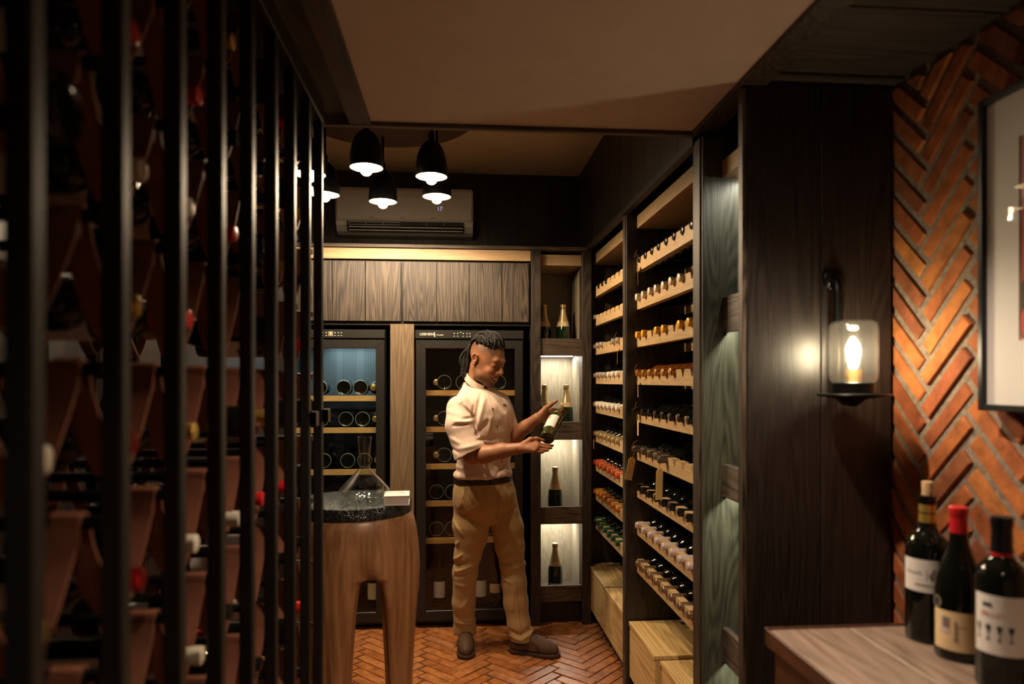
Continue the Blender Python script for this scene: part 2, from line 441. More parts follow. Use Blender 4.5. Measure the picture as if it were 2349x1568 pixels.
# ---- right wall: herringbone brick
wr = box('wall_right', 'mortar', XW + 0.004, XW + 0.12, -1.2, YW, 0, 3.0)
struct(wr, 'orange red brick wall laid in herringbone with wide grey mortar', 'wall')
wb, WL, WW = herringbone(0.0585, 4, 0.019, (0.6, 1.85, 0.5, 2.45), (1.725, 1.40))
nwall = 0; wstuff = MB()
for (y, z, a) in wb:
    poly = brick_outline(y, z, a + rnd.uniform(-.02, .02), WL - rnd.uniform(0, .006), WW - rnd.uniform(0, .004))
    cl = clip_poly(poly, 0.2, 1.838, 0.5, 2.285)
    if len(cl) < 3: continue
    h = 0.0075 + rnd.uniform(-0.003, 0.004)
    if 0.95 < y < 2.0 and z > 0.8 and nwall < 290:
        me = brick_mesh([(p[0] - y, p[1] - z) for p in cl], h, 0.003, 'brick', 'wall_brick')
        # local z (height of the slab) points out of the wall towards -X
        o = inst(me, 'brick', wr); nwall += 1
        o.matrix_world = Matrix(((0, 0, -1, XW + 0.004), (1, 0, 0, y), (0, 1, 0, z), (0, 0, 0, 1)))
    else:
        n = len(cl); wstuff.add([(XW + .004, p[0], p[1]) for p in cl] + [(XW + .004 - h, p[0], p[1]) for p in cl],
                                [tuple(range(n, 2 * n))] + [(i, (i + 1) % n, n + (i + 1) % n, n + i) for i in range(n)])
so = wstuff.build('bricks', 'wall_brick', wr, world=False); so['kind'] = 'stuff'

# ---- other walls, ceilings
struct(box('wall_back', 'black_oak', XL, XW, YW, YW + 0.1, 0, 3.0), 'dark back wall behind the wine fridges', 'wall')
struct(box('wall_left', 'black_oak', XL - 0.1, XL, -1.2, YW, 0, 3.0), 'dark left wall behind the leather sling rack', 'wall')
struct(box('wall_front', 'plaster', XL, XW, -1.3, -1.2, 0, 3.0), 'plain wall behind the viewer', 'wall')
struct(box('ceiling', 'plaster', -0.27, XR - 0.02, -1.2, YD, ZB, ZB + 0.1), 'pale plaster dropped ceiling panel over the entrance', 'ceiling')
struct(box('ceiling_rear', 'plaster_warm', XL, XR + 0.02, YD + 0.02, YW, ZR, ZR + 0.1), 'cream plaster ceiling above the pendant lamps', 'ceiling')
sc = struct(empty('ceiling_side', (1.0, 0.3, ZB)), 'dark boarded ceiling strip beside the brick wall', 'ceiling')
yy = -1.2
while yy < 1.82:
    wd = rnd.uniform(0.16, 0.24); y1 = min(yy + wd, 1.84)
    z = rnd.uniform(0, 0.008)
    box('plank', 'rafter_board', XR + 0.055, XW, yy + 0.002, y1 - 0.002, ZB + 0.002 + z, ZB + 0.03 + z, sc); yy = y1
box('backing', 'black_oak', XR + .02, XW, -1.2, YD, ZB + 0.045, ZB + 0.1, sc)
sl = struct(empty('ceiling_left', (-0.6, 0.5, ZB)), 'dark brown timber soffit above the barred wine store', 'ceiling')
for i, (a, c) in enumerate(((-1.05, -0.80), (-0.80, -0.56), (-0.56, -0.335))):
    box('plank', 'dark_oak_y', a + 0.001, c - 0.001, -1.2, YD, ZB + 0.012, ZB + 0.05, sl)
# trims around the plaster panel
struct(box('trim_1', 'dark_oak_y', -0.335, -0.268, -1.2, YD + 0.02, ZB - 0.012, ZB + 0.06, None, 0.002), 'brown timber trim along the left edge of ceiling panel', 'trim')
struct(box('trim_2', 'smoked_oak', XR - 0.022, XR + 0.055, -1.2, YD + 0.02, ZB - 0.012, ZB + 0.06, None, 0.002), 'brown timber trim along the right edge of ceiling panel', 'trim')
struct(box('trim_3', 'dark_oak_x', XL, XR + 0.055, YD + 0.001, YD + 0.022, ZB - 0.014, ZR + .1, None, 0.002), 'timber fascia at the step up to the rear ceiling', 'trim')
# upper panelling above the shelving and above the fridges
ur = struct(empty('wall_upper_right', (XR + 0.02, 3.3, 2.26)), 'black stained boards above the wine shelving', 'wall')
yy = YD + 0.03
while yy < YW - 0.05:
    y1 = min(yy + 0.22, YW); box('plank', 'dark_oak', XR + 0.012, XR + 0.03, yy + 0.0015, y1 - 0.0015, 2.27, ZR, ur); yy = y1
ub = struct(empty('wall_upper_back', (0, 4.45, 2.27)), 'black stained boards behind the air conditioner', 'wall')
xx = XL
while xx < XR:
    x1 = min(xx + 0.21, XR + .01); box('plank', 'black_oak' if x1 > .25 else 'dark_oak', xx + 0.0015, x1 - 0.0015, 4.46, 4.48, 2.27, ZR, ub); xx = x1
struct(box('trim_4', 'dark_oak_x', XL, XR + .0, YB - 0.02, 4.46, 2.255, 2.275, None, 0.002), 'dark ledge on top of the fridge cabinets', 'trim')
struct(box('trim_5', 'dark_oak_y', XR - 0.012, XR + 0.012, YD + .022, YB + 0.12, 2.255, 2.285, None, 0.002), 'dark moulding running above the wine racks', 'trim')
# ================================================================== bottle kit
def prof_bordeaux(s=1.0): return [(p[0] * s, p[1] * s) for p in ((0.026, 0.006), (0.034, 0), (0.0365, 0.003), (0.0375, 0.010), (0.0378, 0.10), (0.0378, 0.188), (0.0365, 0.200), (0.031, 0.213), (0.022, 0.223), (0.0165, 0.232), (0.0145, 0.244), (0.0138, 0.282), (0.0155, 0.284), (0.0155, 0.297), (0.0125, 0.300))]
def prof_burgundy(s=1.0): return [(p[0] * s, p[1] * s) for p in ((0.028, 0.006), (0.038, 0), (0.0405, 0.003), (0.0415, 0.012), (0.0418, 0.10), (0.0412, 0.135), (0.038, 0.160), (0.031, 0.185), (0.0235, 0.207), (0.018, 0.225), (0.0150, 0.245), (0.0140, 0.280), (0.0158, 0.282), (0.0158, 0.294), (0.0125, 0.297))]
def prof_champagne(s=1.0): return [(p[0] * s, p[1] * s) for p in ((0.030, 0.006), (0.040, 0), (0.0435, 0.004), (0.0445, 0.014), (0.0445, 0.11), (0.0435, 0.135), (0.040, 0.160), (0.034, 0.187), (0.0265, 0.213), (0.0205, 0.235), (0.0165, 0.260), (0.0150, 0.285), (0.0175, 0.288), (0.0175, 0.297), (0.0150, 0.300))]
def rad_at(prof, z):
    for (r0, z0), (r1, z1) in zip(prof[1:], prof[2:]):
        if z0 <= z <= z1: return r0 + (r1 - r0) * (z - z0) / max(1e-6, z1 - z0)
    return prof[-1][0]
def cap_profile(prof, z0, ztop, ribbed, th=0.0009):
    out = []; n = 26 if ribbed else 9
    for i in range(n + 1):
        z = z0 + (ztop - z0) * i / n
        r = rad_at(prof, min(z, ztop - 0.004)) + th
        if ribbed:
            r = 0.0158 + (0.0009 if (i % 3 == 0 and i > n * .45) else 0) + (0.0 if z < ztop - .003 else -.0008)
        out.append((r, z))
    out.append((out[-1][0] - 0.002, ztop + 0.0015)); out.append((0.003, ztop + 0.002))
    return out
_cache = {}
def cached(key, fn):
    if key not in _cache: _cache[key] = fn()
    return _cache[key]
PROFS = {'bordeaux': prof_bordeaux, 'burgundy': prof_burgundy, 'champagne': prof_champagne}
def wrap_label(prof, z0, z1, a0, a1, name, mat, n=14, th=0.0007):
    mb = MB(); vs = []; m = 6
    for j in range(m + 1):
        z = z0 + (z1 - z0) * j / m; r = rad_at(prof, z) + th
        for i in range(n + 1):
            a = a0 + (a1 - a0) * i / n; vs.append((r * math.cos(a), r * math.sin(a), z))
    fs = [(j * (n + 1) + i, j * (n + 1) + i + 1, (j + 1) * (n + 1) + i + 1, (j + 1) * (n + 1) + i) for j in range(m) for i in range(n)]
    return shared(mb.add(vs, fs), name, mat)
def bottle(name, shape, glass, cap, ribbed=False, capz=0.236, label=None, loc=(0, 0, 0), rot=(0, 0, 0), lab_ang=(-2.6, -0.5), lab_z=(0.055, 0.145), seg=20):
    """glass body with a capsule (and a label) as parts; axis +Z, base at the origin"""
    prof = PROFS[shape]()
    me = cached(('g', shape, glass, seg), lambda: shared(MB().lathe(prof, seg), 'bottle_glass', 'glass_' + glass))
    o = inst(me, name, None, loc, rot)
    top = prof[-1][1]
    if cap:
        cm = cached(('c', shape, cap, ribbed, capz, seg), lambda: shared(MB().lathe(cap_profile(prof, capz, top, ribbed), seg), 'capsule', 'cap_' + cap))
        inst(cm, 'capsule', o)
    if label:
        lm = cached(('l', shape, label, lab_ang, lab_z), lambda: wrap_label(prof, lab_z[0], lab_z[1], lab_ang[0], lab_ang[1], 'label', label))
        inst(lm, 'label', o)
    return o
TO_AISLE = (0, -PI / 2, 0)             # axis +Z turned to -X: neck towards the aisle

# ================================================================== wine racks on the right
RX = 0.85                              # front of the notched boards
PITCH = 0.10
ROW_Z = [1.98 - 0.176 * i for i in range(9)]
BH = 0.062
def rack_board_mesh(y0, y1, slots):
    poly = [(y0, 0), (y1, 0), (y1, BH)]
    for s in sorted(slots, reverse=True):
        poly += [(s + 0.021, BH), (s + 0.014, BH - 0.010), (s + 0.007, BH - 0.028), (s - 0.007, BH - 0.028), (s - 0.014, BH - 0.010), (s - 0.021, BH)]
    poly.append((y0, BH))
    me = shared(MB().prism(poly, RX, RX + 0.03, 'x'), 'rack_board', 'light_oak_y', smooth=False)
    return me
def make_rack(y0, y1, first, label):
    t = empty('wine_rack', (RX + .1, (y0 + y1) / 2, 0)); tag(t, label, 'wine rack')
    slots = [first - PITCH * i for i in range(9) if first - PITCH * i > y0 + 0.03]
    bm_ = rack_board_mesh(y0, y1, slots)
    for z in ROW_Z:
        o = inst(bm_, 'rack_board', t); o.location = -base_of(t) + Vector((0, 0, z))
        box('rear_rail', 'light_oak_y', 1.08, 1.10, y0, y1, z - 0.02, z + 0.016, t)
    box('top_board', 'light_oak_y', RX, 1.2, y0, y1, 2.185, 2.245, t, 0.002)
    box('back_panel', 'black_oak', 1.2, 1.215, y0, y1, 0.05, 2.25, t)
    box('plinth', 'black_oak', 0.86, 1.2, y0, y1, 0.0, 0.088, t)
    return t, slots
rack_far, slots_far = make_rack(3.212, 4.17, 4.10, 'oak wine rack bay beside the champagne niche, nine notched rows')
rack_near, slots_near = make_rack(2.238, 3.150, 3.10, 'oak wine rack bay nearer the viewer, nine notched rows')
box('side_panel', 'dark_oak', XR, 1.215, 3.152, 3.210, 0, 2.255, rack_near, 0.002)
box('edge_strip', 'smoked_oak', XR - 0.004, XR + .001, 3.156, 3.206, 0.0, 2.25, rack_near)
box('side_panel', 'smoked_oak', XR + .02, 1.215, 4.172, 4.20, 0, 2.255, rack_far)

# contents of every row: (colour, ribbed, glass, which slots)
near_rows = [('black', False, 'dark', range(8)), ('cream', False, 'dark', (0, 1, 2, 3, 4, 5, 6)), ('yellow', False, 'dark', (0, 1, 3, 4, 6, 7)),
             ('copper', True, 'amber', (0, 1, 2, 3, 4, 5)), ('black', False, 'dark', range(8)), ('pewter', True, 'dark', (0, 1, 2, 3, 4)),
             ('black', False, 'dark', range(8)), ('blush', True, 'dark', range(8)), ('bronze', True, 'dark', range(8))]
far_rows = [('black', False, 'dark', (0, 1, 2, 3)), ('silver', True, 'dark', (0,)), ('silver', True, 'dark', (0, 1, 2, 5, 6)), ('silver', True, 'dark', (0, 1, 2, 3, 4, 5, 6)),
            ('white', True, 'dark', range(7)), ('tan', True, 'dark', range(7)), ('red_orange', False, 'dark', range(7)), ('orange', True, 'dark', range(7)), ('green', True, 'dark', range(7))]
CAPWORD = {'black': 'black', 'cream': 'cream', 'yellow': 'yellow', 'copper': 'copper', 'pewter': 'pewter grey', 'blush': 'pale pink', 'bronze': 'bronze',
           'silver': 'silver', 'white': 'white', 'tan': 'tan gold', 'red_orange': 'red orange', 'orange': 'orange', 'green': 'green'}
for bay, rows, slots, nm in (('nearer', near_rows, slots_near, 'near rack'), ('far', far_rows, slots_far, 'far rack')):
    for ri, (cap, rib, glass, idx) in enumerate(rows):
        idx = [i for i in idx if i < len(slots)]
        for n, i in enumerate(idx):
            cc = cap
            if bay == 'far' and ri == 3 and i >= 4: cc = 'white'
            z = ROW_Z[ri] + BH - 0.028 + 0.0195
            stick = 0.005 if cap == 'black' and ri in (0,) else 0.018
            if bay == 'nearer' and (ri, i) in ((4, 0), (5, 0), (5, 4)): stick = 0.035
            o = bottle('wine_bottle', 'bordeaux', glass, cc, rib, loc=(RX - stick + 0.30, slots[i], z), rot=(rnd.uniform(0, 6), -PI / 2 + rnd.uniform(-.008, .004), 0), seg=16)
            o.rotation_mode = 'XYZ'
            o.rotation_euler = (0, -PI / 2 + rnd.uniform(-.006, .004), rnd.uniform(-.012, .012))
            tag(o, f'{CAPWORD[cc]} capped bottle, {ORD[n]} from far end, {ORD[ri]} row down of {bay} rack', 'wine bottle', f'{CAPWORD[cc]} capped bottles in {nm} row {ORD[ri]}')

# paper tags on strings
def paper_tag(loc, rz, tilt, length, label, w=0.036):
    t = empty('paper_tag', loc, rz); tag(t, label, 'tag', 'paper tags hanging from bottle necks')
    h = length
    c, s = math.cos(tilt), math.sin(tilt)
    def P(u, v, d): return (u * c - v * s, d, u * s + v * c)
    vs = []
    out = [(-w / 2, -h), (w / 2, -h), (w / 2, -0.012), (w / 4, 0), (-w / 4, 0), (-w / 2, -0.012)]
    for d in (-0.0006, 0.0006):
        vs += [P(u, v - 0.035, d) for u, v in out]
    fs = [tuple(range(6)), tuple(range(11, 5, -1))] + [(i, (i + 1) % 6, 6 + (i + 1) % 6, 6 + i) for i in range(6)]
    MB().add(vs, fs).build('card', 'paper_tag', t, world=False)
    MB().tube([P(0, -0.045, 0), P(0.001, -0.03, 0.001), P(0.004, -0.005, 0.004), (0.006, 0.002, 0.020), (0.0, 0.012, 0.026), (-0.004, 0.016, 0.006)], 0.0011, 6).build('string', 'string', t, world=False)
    MB().tube([(0.0, 0.012, 0.026), (0.008, 0.008, 0.036), (0.022, 0.004, 0.044)], 0.0011, 6).build('string_end', 'string', t, world=False)
    return t
def tag_at(row, i, rz, tilt, ln, label, xo=-0.012):
    paper_tag((RX + xo, slots_near[i] - 0.012, ROW_Z[row] + BH - 0.01), rz, tilt, ln, label)
tag_at(0, 0, 1.25, 0.06, 0.085, 'paper tag on top row of nearer rack, seen edge on')
tag_at(3, 0, 1.35, 0.0, 0.075, 'narrow paper tag hanging by the copper capped bottles')
tag_at(4, 0, 1.45, 0.0, 0.075, 'narrow paper tag hanging in the row below copper capped bottles')
tag_at(5, 0, 0.25, -0.22, 0.105, 'yellow paper tag tilted at far end of pewter capped row', -0.03)
tag_at(5, 4, 0.45, -0.04, 0.125, 'brownish paper tag hanging upright mid pewter capped row', -0.03)
paper_tag((RX - 0.012, slots_far[6] - .01, ROW_Z[2] + BH - 0.01), 1.3, 0.02, 0.09, 'paper tag hanging at near end of far rack third row')
paper_tag((RX - 0.012, slots_far[0] - .01, ROW_Z[5] + BH - 0.01), 1.2, 0.0, 0.06, 'paper tag hanging by tan gold capsules in far rack')

# plywood crates under the racks
def crate(x0, x1, y0, y1, z0, z1, label):
    t = empty('plywood_crate', ((x0 + x1) / 2, (y0 + y1) / 2, z0)); tag(t, label, 'crate', 'plywood crates under the racks')
    m = 0.015
    box('front_panel', 'plywood', x0, x0 + m, y0 + m, y1 - m, z0, z1 - 0.02, t, 0.001)
    box('rear_panel', 'plywood', x1 - m, x1, y0 + m, y1 - m, z0, z1 - 0.02, t)
    box('end_panel', 'plywood', x0, x1, y0, y0 + m, z0, z1 - 0.02, t, 0.001)
    box('end_panel', 'plywood', x0, x1, y1 - m, y1, z0, z1 - 0.02, t, 0.001)
    box('bottom_panel', 'plywood', x0 + m, x1 - m, y0 + m, y1 - m, z0, z0 + 0.012, t)
    box('lid', 'plywood', x0 - 0.004, x1, y0 - 0.002, y1 + .002, z1 - 0.018, z1, t, 0.0015)
crate(0.815, 1.15, 3.665, 4.150, 0.09, 0.35, 'closed plywood crate in the far corner under the far rack')
crate(0.815, 1.15, 3.270, 3.655, 0.09, 0.345, 'closed plywood crate under far rack, next to the divider')
crate(0.812, 1.15, 2.735, 3.140, 0.09, 0.345, 'large closed plywood crate under the nearer rack')
crate(0.835, 1.15, 2.270, 2.722, 0.09, 0.330, 'lower plywood crate nearest the viewer under the rack')

# ================================================================== display niches
def led_under(parent, x0, x1, y0, y1, z, power, color=(1.0, 0.93, 0.78), mat='led'):
    box('led_strip', mat, x0, x1, y0, y1, z - 0.006, z, parent)
    l = lamp('led_light', 'AREA', ((x0 + x1) / 2, (y0 + y1) / 2, z - 0.009), power, color, parent, shape='RECTANGLE', size=max(0.01, x1 - x0), size_y=max(0.01, y1 - y0))
    return l
# near niche, in the shelving line
dn = empty('display_cabinet', (1.0, 2.0, 0)); tag(dn, 'dark oak display cabinet ending the shelving, lit niches inside', 'cabinet')
box('side_panel', 'green_oak', XR, 1.215, 2.158, 2.236, 0, 2.265, dn, 0.002)
box('edge_strip', 'smoked_oak', XR - 0.006, XR + .001, 2.172, 2.232, 0, 2.262, dn)
box('back_panel', 'green_oak', 1.15, 1.165, 1.85, 2.157, 0.02, 2.26, dn)
box('top_board', 'light_oak_y', 0.865, 1.15, 1.85, 2.157, 2.13, 2.185, dn)
for (z0, z1) in ((1.626, 1.741), (1.094, 1.20), (0.56, 0.67)):
    b_ = box('shelf_front', 'block_oak', 0.865, 0.885, 1.85, 2.156, z0, z1, dn, 0.0015)
    box('shelf', 'dark_oak_y', 0.886, 1.15, 1.85, 2.156, z1 - 0.075, z1 - 0.055, dn)
    led_under(dn, 0.90, 0.912, 1.90, 2.13, z1 - 0.076, NICHE_W * .42, (1.0, 0.95, 0.72))
led_under(dn, 0.93, 0.945, 1.90, 2.13, 2.129, NICHE_W * .42, (1.0, 0.98, 0.8))
# end panel of two boards facing the viewer, and its front edge
for (a, c) in ((XR, 1.008), (1.0105, XW - 0.016)):
    box('end_plank', 'black_oak', a, c, 1.815, 1.845, 0, 2.288, dn, 0.0015)
box('edge_strip', 'smoked_oak', XR - 0.014, XR - .0005, 1.818, 1.846, 0, 2.275, dn, 0.001)
o = bottle('champagne_bottle', 'champagne', 'dark', 'champagne', capz=0.20, label='paper_white', loc=(0.93, 1.96, 0.617), rot=(0, 0, -.5))
tag(o, 'dark bottle on low niche shelf, half hidden by the end panel', 'champagne bottle')

# back niche, beside the fridges
bn = empty('display_cabinet', (0.63, 4.2, 0)); tag(bn, 'narrow champagne display cabinet between the right fridge and rack', 'cabinet')
NX0, NX1 = 0.510, 0.762
box('stile', 'dark_oak', 0.452, NX0, YB - 0.012, YB + 0.42, 0, 2.255, bn, 0.0015)
box('stile', 'dark_oak', NX1, XR + .018, YB - 0.012, YB + 0.09, 0, 2.255, bn, 0.0015)
box('side_panel', 'pale_oak', NX1, XR + .018, YB + 0.091, YB + 0.42, 0, 2.255, bn)
box('back_panel', 'pale_oak', NX0, NX1, YB + 0.40, YB + 0.42, 0, 2.255, bn)
box('top_board', 'light_oak_x', NX0, NX1, YB + 0.03, YB + 0.4, 2.17, 2.235, bn)
for i, (z0, z1) in enumerate(((1.621, 1.725), (1.114, 1.223), (0.606, 0.710), (0.138, 0.234))):
    box('shelf_front', 'dark_oak_x', NX0, NX1, YB + 0.002, YB + 0.022, z0, z1, bn, 0.0015)
    box('shelf', 'dark_oak_x', NX0, NX1, YB + 0.023, YB + 0.4, z1 - 0.094, z1 - 0.080, bn)
    if i < 3: led_under(bn, NX0 + 0.01, NX1 - 0.01, YB + 0.27, YB + 0.285, z1 - 0.0941, NICHE_W)
box('plinth', 'black_oak', NX0, NX1, YB + 0.05, YB + 0.07, 0, 0.137, bn)
for (x, y, z, lb) in ((0.555, 4.26, 1.6455, 'shadowed champagne bottle on the unlit top niche shelf'), (0.672, 4.24, 1.6455, 'gold foiled champagne bottle on the unlit top niche shelf'),
                      (0.565, 4.32, 1.1435, 'champagne bottle behind the raised hand in lit niche'), (0.695, 4.26, 1.1435, 'champagne bottle to the right of the held bottle in niche'),
                      (0.622, 4.24, 0.6305, 'champagne bottle alone in the lit niche below the hands'), (0.622, 4.24, 0.1545, 'champagne bottle alone in the lowest lit niche')):
    o = bottle('champagne_bottle', 'champagne', 'green', 'champagne', capz=0.188, label='paper_white', loc=(x, y, z), lab_ang=(-2.5, -0.6), lab_z=(0.006, 0.058), seg=28)
    nl = cached(('neck',), lambda: wrap_label(prof_champagne(), 0.163, 0.192, -PI, PI, 'neck_label', 'paper_cream', 28, 0.0014))
    inst(nl, 'neck_label', o)
    ft = cached(('foil',), lambda: shared(MB().lathe([(0.0184, 0.275), (0.0192, 0.277), (0.0192, 0.283), (0.0184, 0.285)], 24, cap=False), 'wire_collar', 'brass'))
    inst(ft, 'wire_collar', o)
    tag(o, lb, 'champagne bottle', 'champagne bottles in the back niche')

# ================================================================== wine fridges and the cabinets above
oh = empty('overhead_cabinet', (-0.27, YB, 1.816)); tag(oh, 'smoked oak overhead cabinet with two doors above the fridges', 'cabinet')
box('carcass', 'black_oak', -1.04, 0.449, YB + 0.024, YB + 0.5, 1.80, 2.185, oh)
for seams in ((-0.985, -0.915, -0.722, -0.529, -0.321), (-0.311, -0.112, 0.081, 0.279, 0.440)):
    dr = empty('door', (0, 0, 0)); dr.parent = oh; dr.location = (0, 0, 0)
    for a, c in zip(seams, seams[1:]):
        MB().box(a + 0.0012, c - 0.0012, YB - 0.002, YB + 0.02, 1.822, 2.176).build('plank', 'smoked_oak', dr, bevel=0.0015)
    MB().box(seams[0], seams[-1], YB + 0.0205, YB + 0.0235, 1.824, 2.174).build('door_back', 'black_oak', dr)
box('fascia', 'light_oak_x', -1.04, 0.450, YB - 0.004, YB + 0.02, 2.188, 2.252, oh, 0.002)
struct(box('trim_6', 'mid_oak', -0.385, -0.245, YB - 0.004, YB + 0.5, 0, 1.806, None, 0.002), 'upright oak filler panel between the two fridges', 'trim')

m, nt, b = _mat('fridge_perforated')
N = nt.nodes; L = nt.links
tc = N.new('ShaderNodeTexCoord'); mp = N.new('ShaderNodeMapping'); mp.inputs['Scale'].default_value = (85, 1, 98); mp.inputs['Rotation'].default_value = (0, 0, 0)
vo = N.new('ShaderNodeTexVoronoi'); vo.feature = 'F1'; vo.inputs['Randomness'].default_value = 0.0; vo.inputs['Scale'].default_value = 1.0
L.new(tc.outputs['Object'], mp.inputs[0]); L.new(mp.outputs[0], vo.inputs['Vector'])
sx = N.new('ShaderNodeSeparateXYZ'); L.new(mp.outputs[0], sx.inputs[0])
pa = N.new('ShaderNodeMath'); pa.operation = 'SINE'; pm = N.new('ShaderNodeMath'); pm.operation = 'MULTIPLY'; pm.inputs[1].default_value = 0.55
L.new(sx.outputs['X'], pm.inputs[0]); L.new(pm.outputs[0], pa.inputs[0])
lt = N.new('ShaderNodeMath'); lt.operation = 'LESS_THAN'; lt.inputs[1].default_value = 0.30; L.new(vo.outputs['Distance'], lt.inputs[0])
gt = N.new('ShaderNodeMath'); gt.operation = 'GREATER_THAN'; gt.inputs[1].default_value = -0.6; L.new(pa.outputs[0], gt.inputs[0])
an = N.new('ShaderNodeMath'); an.operation = 'MULTIPLY'; L.new(lt.outputs[0], an.inputs[0]); L.new(gt.outputs[0], an.inputs[1])
mc = N.new('ShaderNodeMix'); mc.data_type = 'RGBA'; mc.inputs[6].default_value = (0.3, 0.33, 0.33, 1); mc.inputs[7].default_value = (0.01, 0.012, 0.012, 1)
L.new(an.outputs[0], mc.inputs[0]); L.new(mc.outputs[2], b.inputs['Base Color']); b.inputs['Roughness'].default_value = 0.4; b.inputs['Metallic'].default_value = 0.4

def fridge(x0, x1, label, shelves, pane):
    t = empty('wine_fridge', ((x0 + x1) / 2, YB + .3, 0)); tag(t, label, 'wine fridge')
    y = YB
    # casing
    MB().box(x0, x0 + .02, y + .04, y + .55, .02, 1.775).box(x1 - .02, x1, y + .04, y + .55, .02, 1.775).box(x0 + .02, x1 - .02, y + .04, y + .55, 1.70, 1.775).box(x0 + .02, x1 - .02, y + .04, y + .55, .02, .085).build('casing', 'fridge_black', t)
    box('inner_back', 'fridge_perforated', x0 + .021, x1 - .021, y + .50, y + .53, 1.36, 1.699, t)
    box('inner_back', 'fridge_dark', x0 + .021, x1 - .021, y + .50, y + .53, .086, 1.358, t)
    box('inner_lining', 'fridge_dark', x0 + .0205, x0 + .03, y + .07, y + .5, .086, 1.699, t)
    box('inner_lining', 'fridge_dark', x1 - .03, x1 - .0205, y + .07, y + .5, .086, 1.699, t)
    cp = box('control_panel', 'fridge_frame', x0, x1, y - .005, y + .035, 1.720, 1.772, t, 0.003)
    # door: four frame members around the pane
    g0, g1, zb, zt = x0 + .062, x1 - .053, .105, 1.662
    d = empty('door', (0, 0, 0)); d.parent = t
    MB().prism([(x0 + .004, zb - .06), (x1 - .004, zb - .06), (g1, zb), (g0, zb)], y, y + .03, 'y').build('frame_bottom', 'fridge_frame', d, bevel=0.002)
    MB().prism([(x0 + .004, 1.712), (x1 - .004, 1.712), (g1, zt), (g0, zt)], y, y + .03, 'y').build('frame_top', 'fridge_frame', d, bevel=0.002)
    MB().prism([(x0 + .004, zb - .06), (g0, zb), (g0, zt), (x0 + .004, 1.712)], y, y + .03, 'y').build('frame_side', 'fridge_frame', d, bevel=0.002)
    MB().prism([(x1 - .004, zb - .06), (g1, zb), (g1, zt), (x1 - .004, 1.712)], y, y + .03, 'y').build('frame_side', 'fridge_frame', d, bevel=0.002)
    MB().box(g0, g1, y + .013, y + .018, zb, zt).build('pane', pane, d)
    MB().box(g0, g1, y + .019, y + .022, zb - .004, zb + .002).build('seal', 'chrome', d)
    for z in shelves:
        s = MB().box(g0 - .01, g1 + .01, y + .06, y + .08, z - .016, z + .016).build('shelf', 'beech', t)
        m2 = MB()
        for k in range(6): m2.box(g0 - .01, g1 + .01, y + .10 + k * .07, y + .11 + k * .07, z - .008, z + .004)
        m2.build('shelf_rails', 'black_steel', t)
    return t, cp, g0, g1
fl, cpl, gl0, gl1 = fridge(-1.04, -0.415, 'left wine fridge with lit interior and green display', (1.365, 1.175, 0.925, 0.68, 0.44), 'pane')
fr, cpr, gr0, gr1 = fridge(-0.238, 0.408, 'right wine fridge standing behind the man', (1.397, 1.177, 0.953, 0.729, 0.505), 'pane_dark')
box('lamp_cover', 'led_cool', -0.86, -0.52, YB + .30, YB + .33, 1.690, 1.698, fl)
lamp('fridge_light', 'AREA', (-0.69, YB + .31, 1.685), FRIDGE_W, (0.72, 0.95, 1.0), fl, shape='RECTANGLE', size=0.34, size_y=0.03)
# lettering and display on the control panels
def flat_text(s, size, x, y, z, mat, parent, name='lettering'):
    vs, fs = text_mesh(s, size)
    return MB().add([(x + v[0], y, z + v[1]) for v in vs], fs).build(name, mat, parent)
yf = YB - .0058
flat_text('LIEBHERR', 0.021, -0.168, yf, 1.746, 'white_paint', cpr)
flat_text('LIEBHERR', 0.021, -0.955, yf, 1.746, 'white_paint', cpl)
flat_text('Vinothek', 0.011, -0.092, yf, 1.742, 'white_paint', cpr)
MB().prism([(-0.1265, 1.731), (-0.1205, 1.731), (-0.1205, 1.745), (-0.1225, 1.750), (-0.1225, 1.760), (-0.1245, 1.760), (-0.1245, 1.750), (-0.1265, 1.745)], yf, yf + .0005, 'y').build('bottle_mark', 'white_paint', cpr)
for cp, xs in ((cpl, (-0.775, -0.755, -0.704, -0.685, -0.668)), (cpr, (-0.008, 0.013, 0.045, 0.068, 0.085))):
    for i, x in enumerate(xs):
        MB().prism([(x - .0045, 1.754), (x + .0045, 1.754), (x, 1.748)], yf, yf + .0006, 'y').build('button_mark', 'white_paint', cp)
        MB().box(x - .004, x + .004, yf, yf + .0006, 1.734, 1.7365).build('button_mark', 'white_paint', cp)
MB().box(-0.743, -0.715, yf, yf + .0006, 1.732, 1.760).build('display', 'ink_soft', cpl)
flat_text('9', 0.020, -0.729, yf - .0005, 1.747, 'led_green', cpl, 'display_digit')
MB().box(0.028, 0.033, yf, yf + .0006, 1.757, 1.760).build('indicator', 'led_green', cpr)

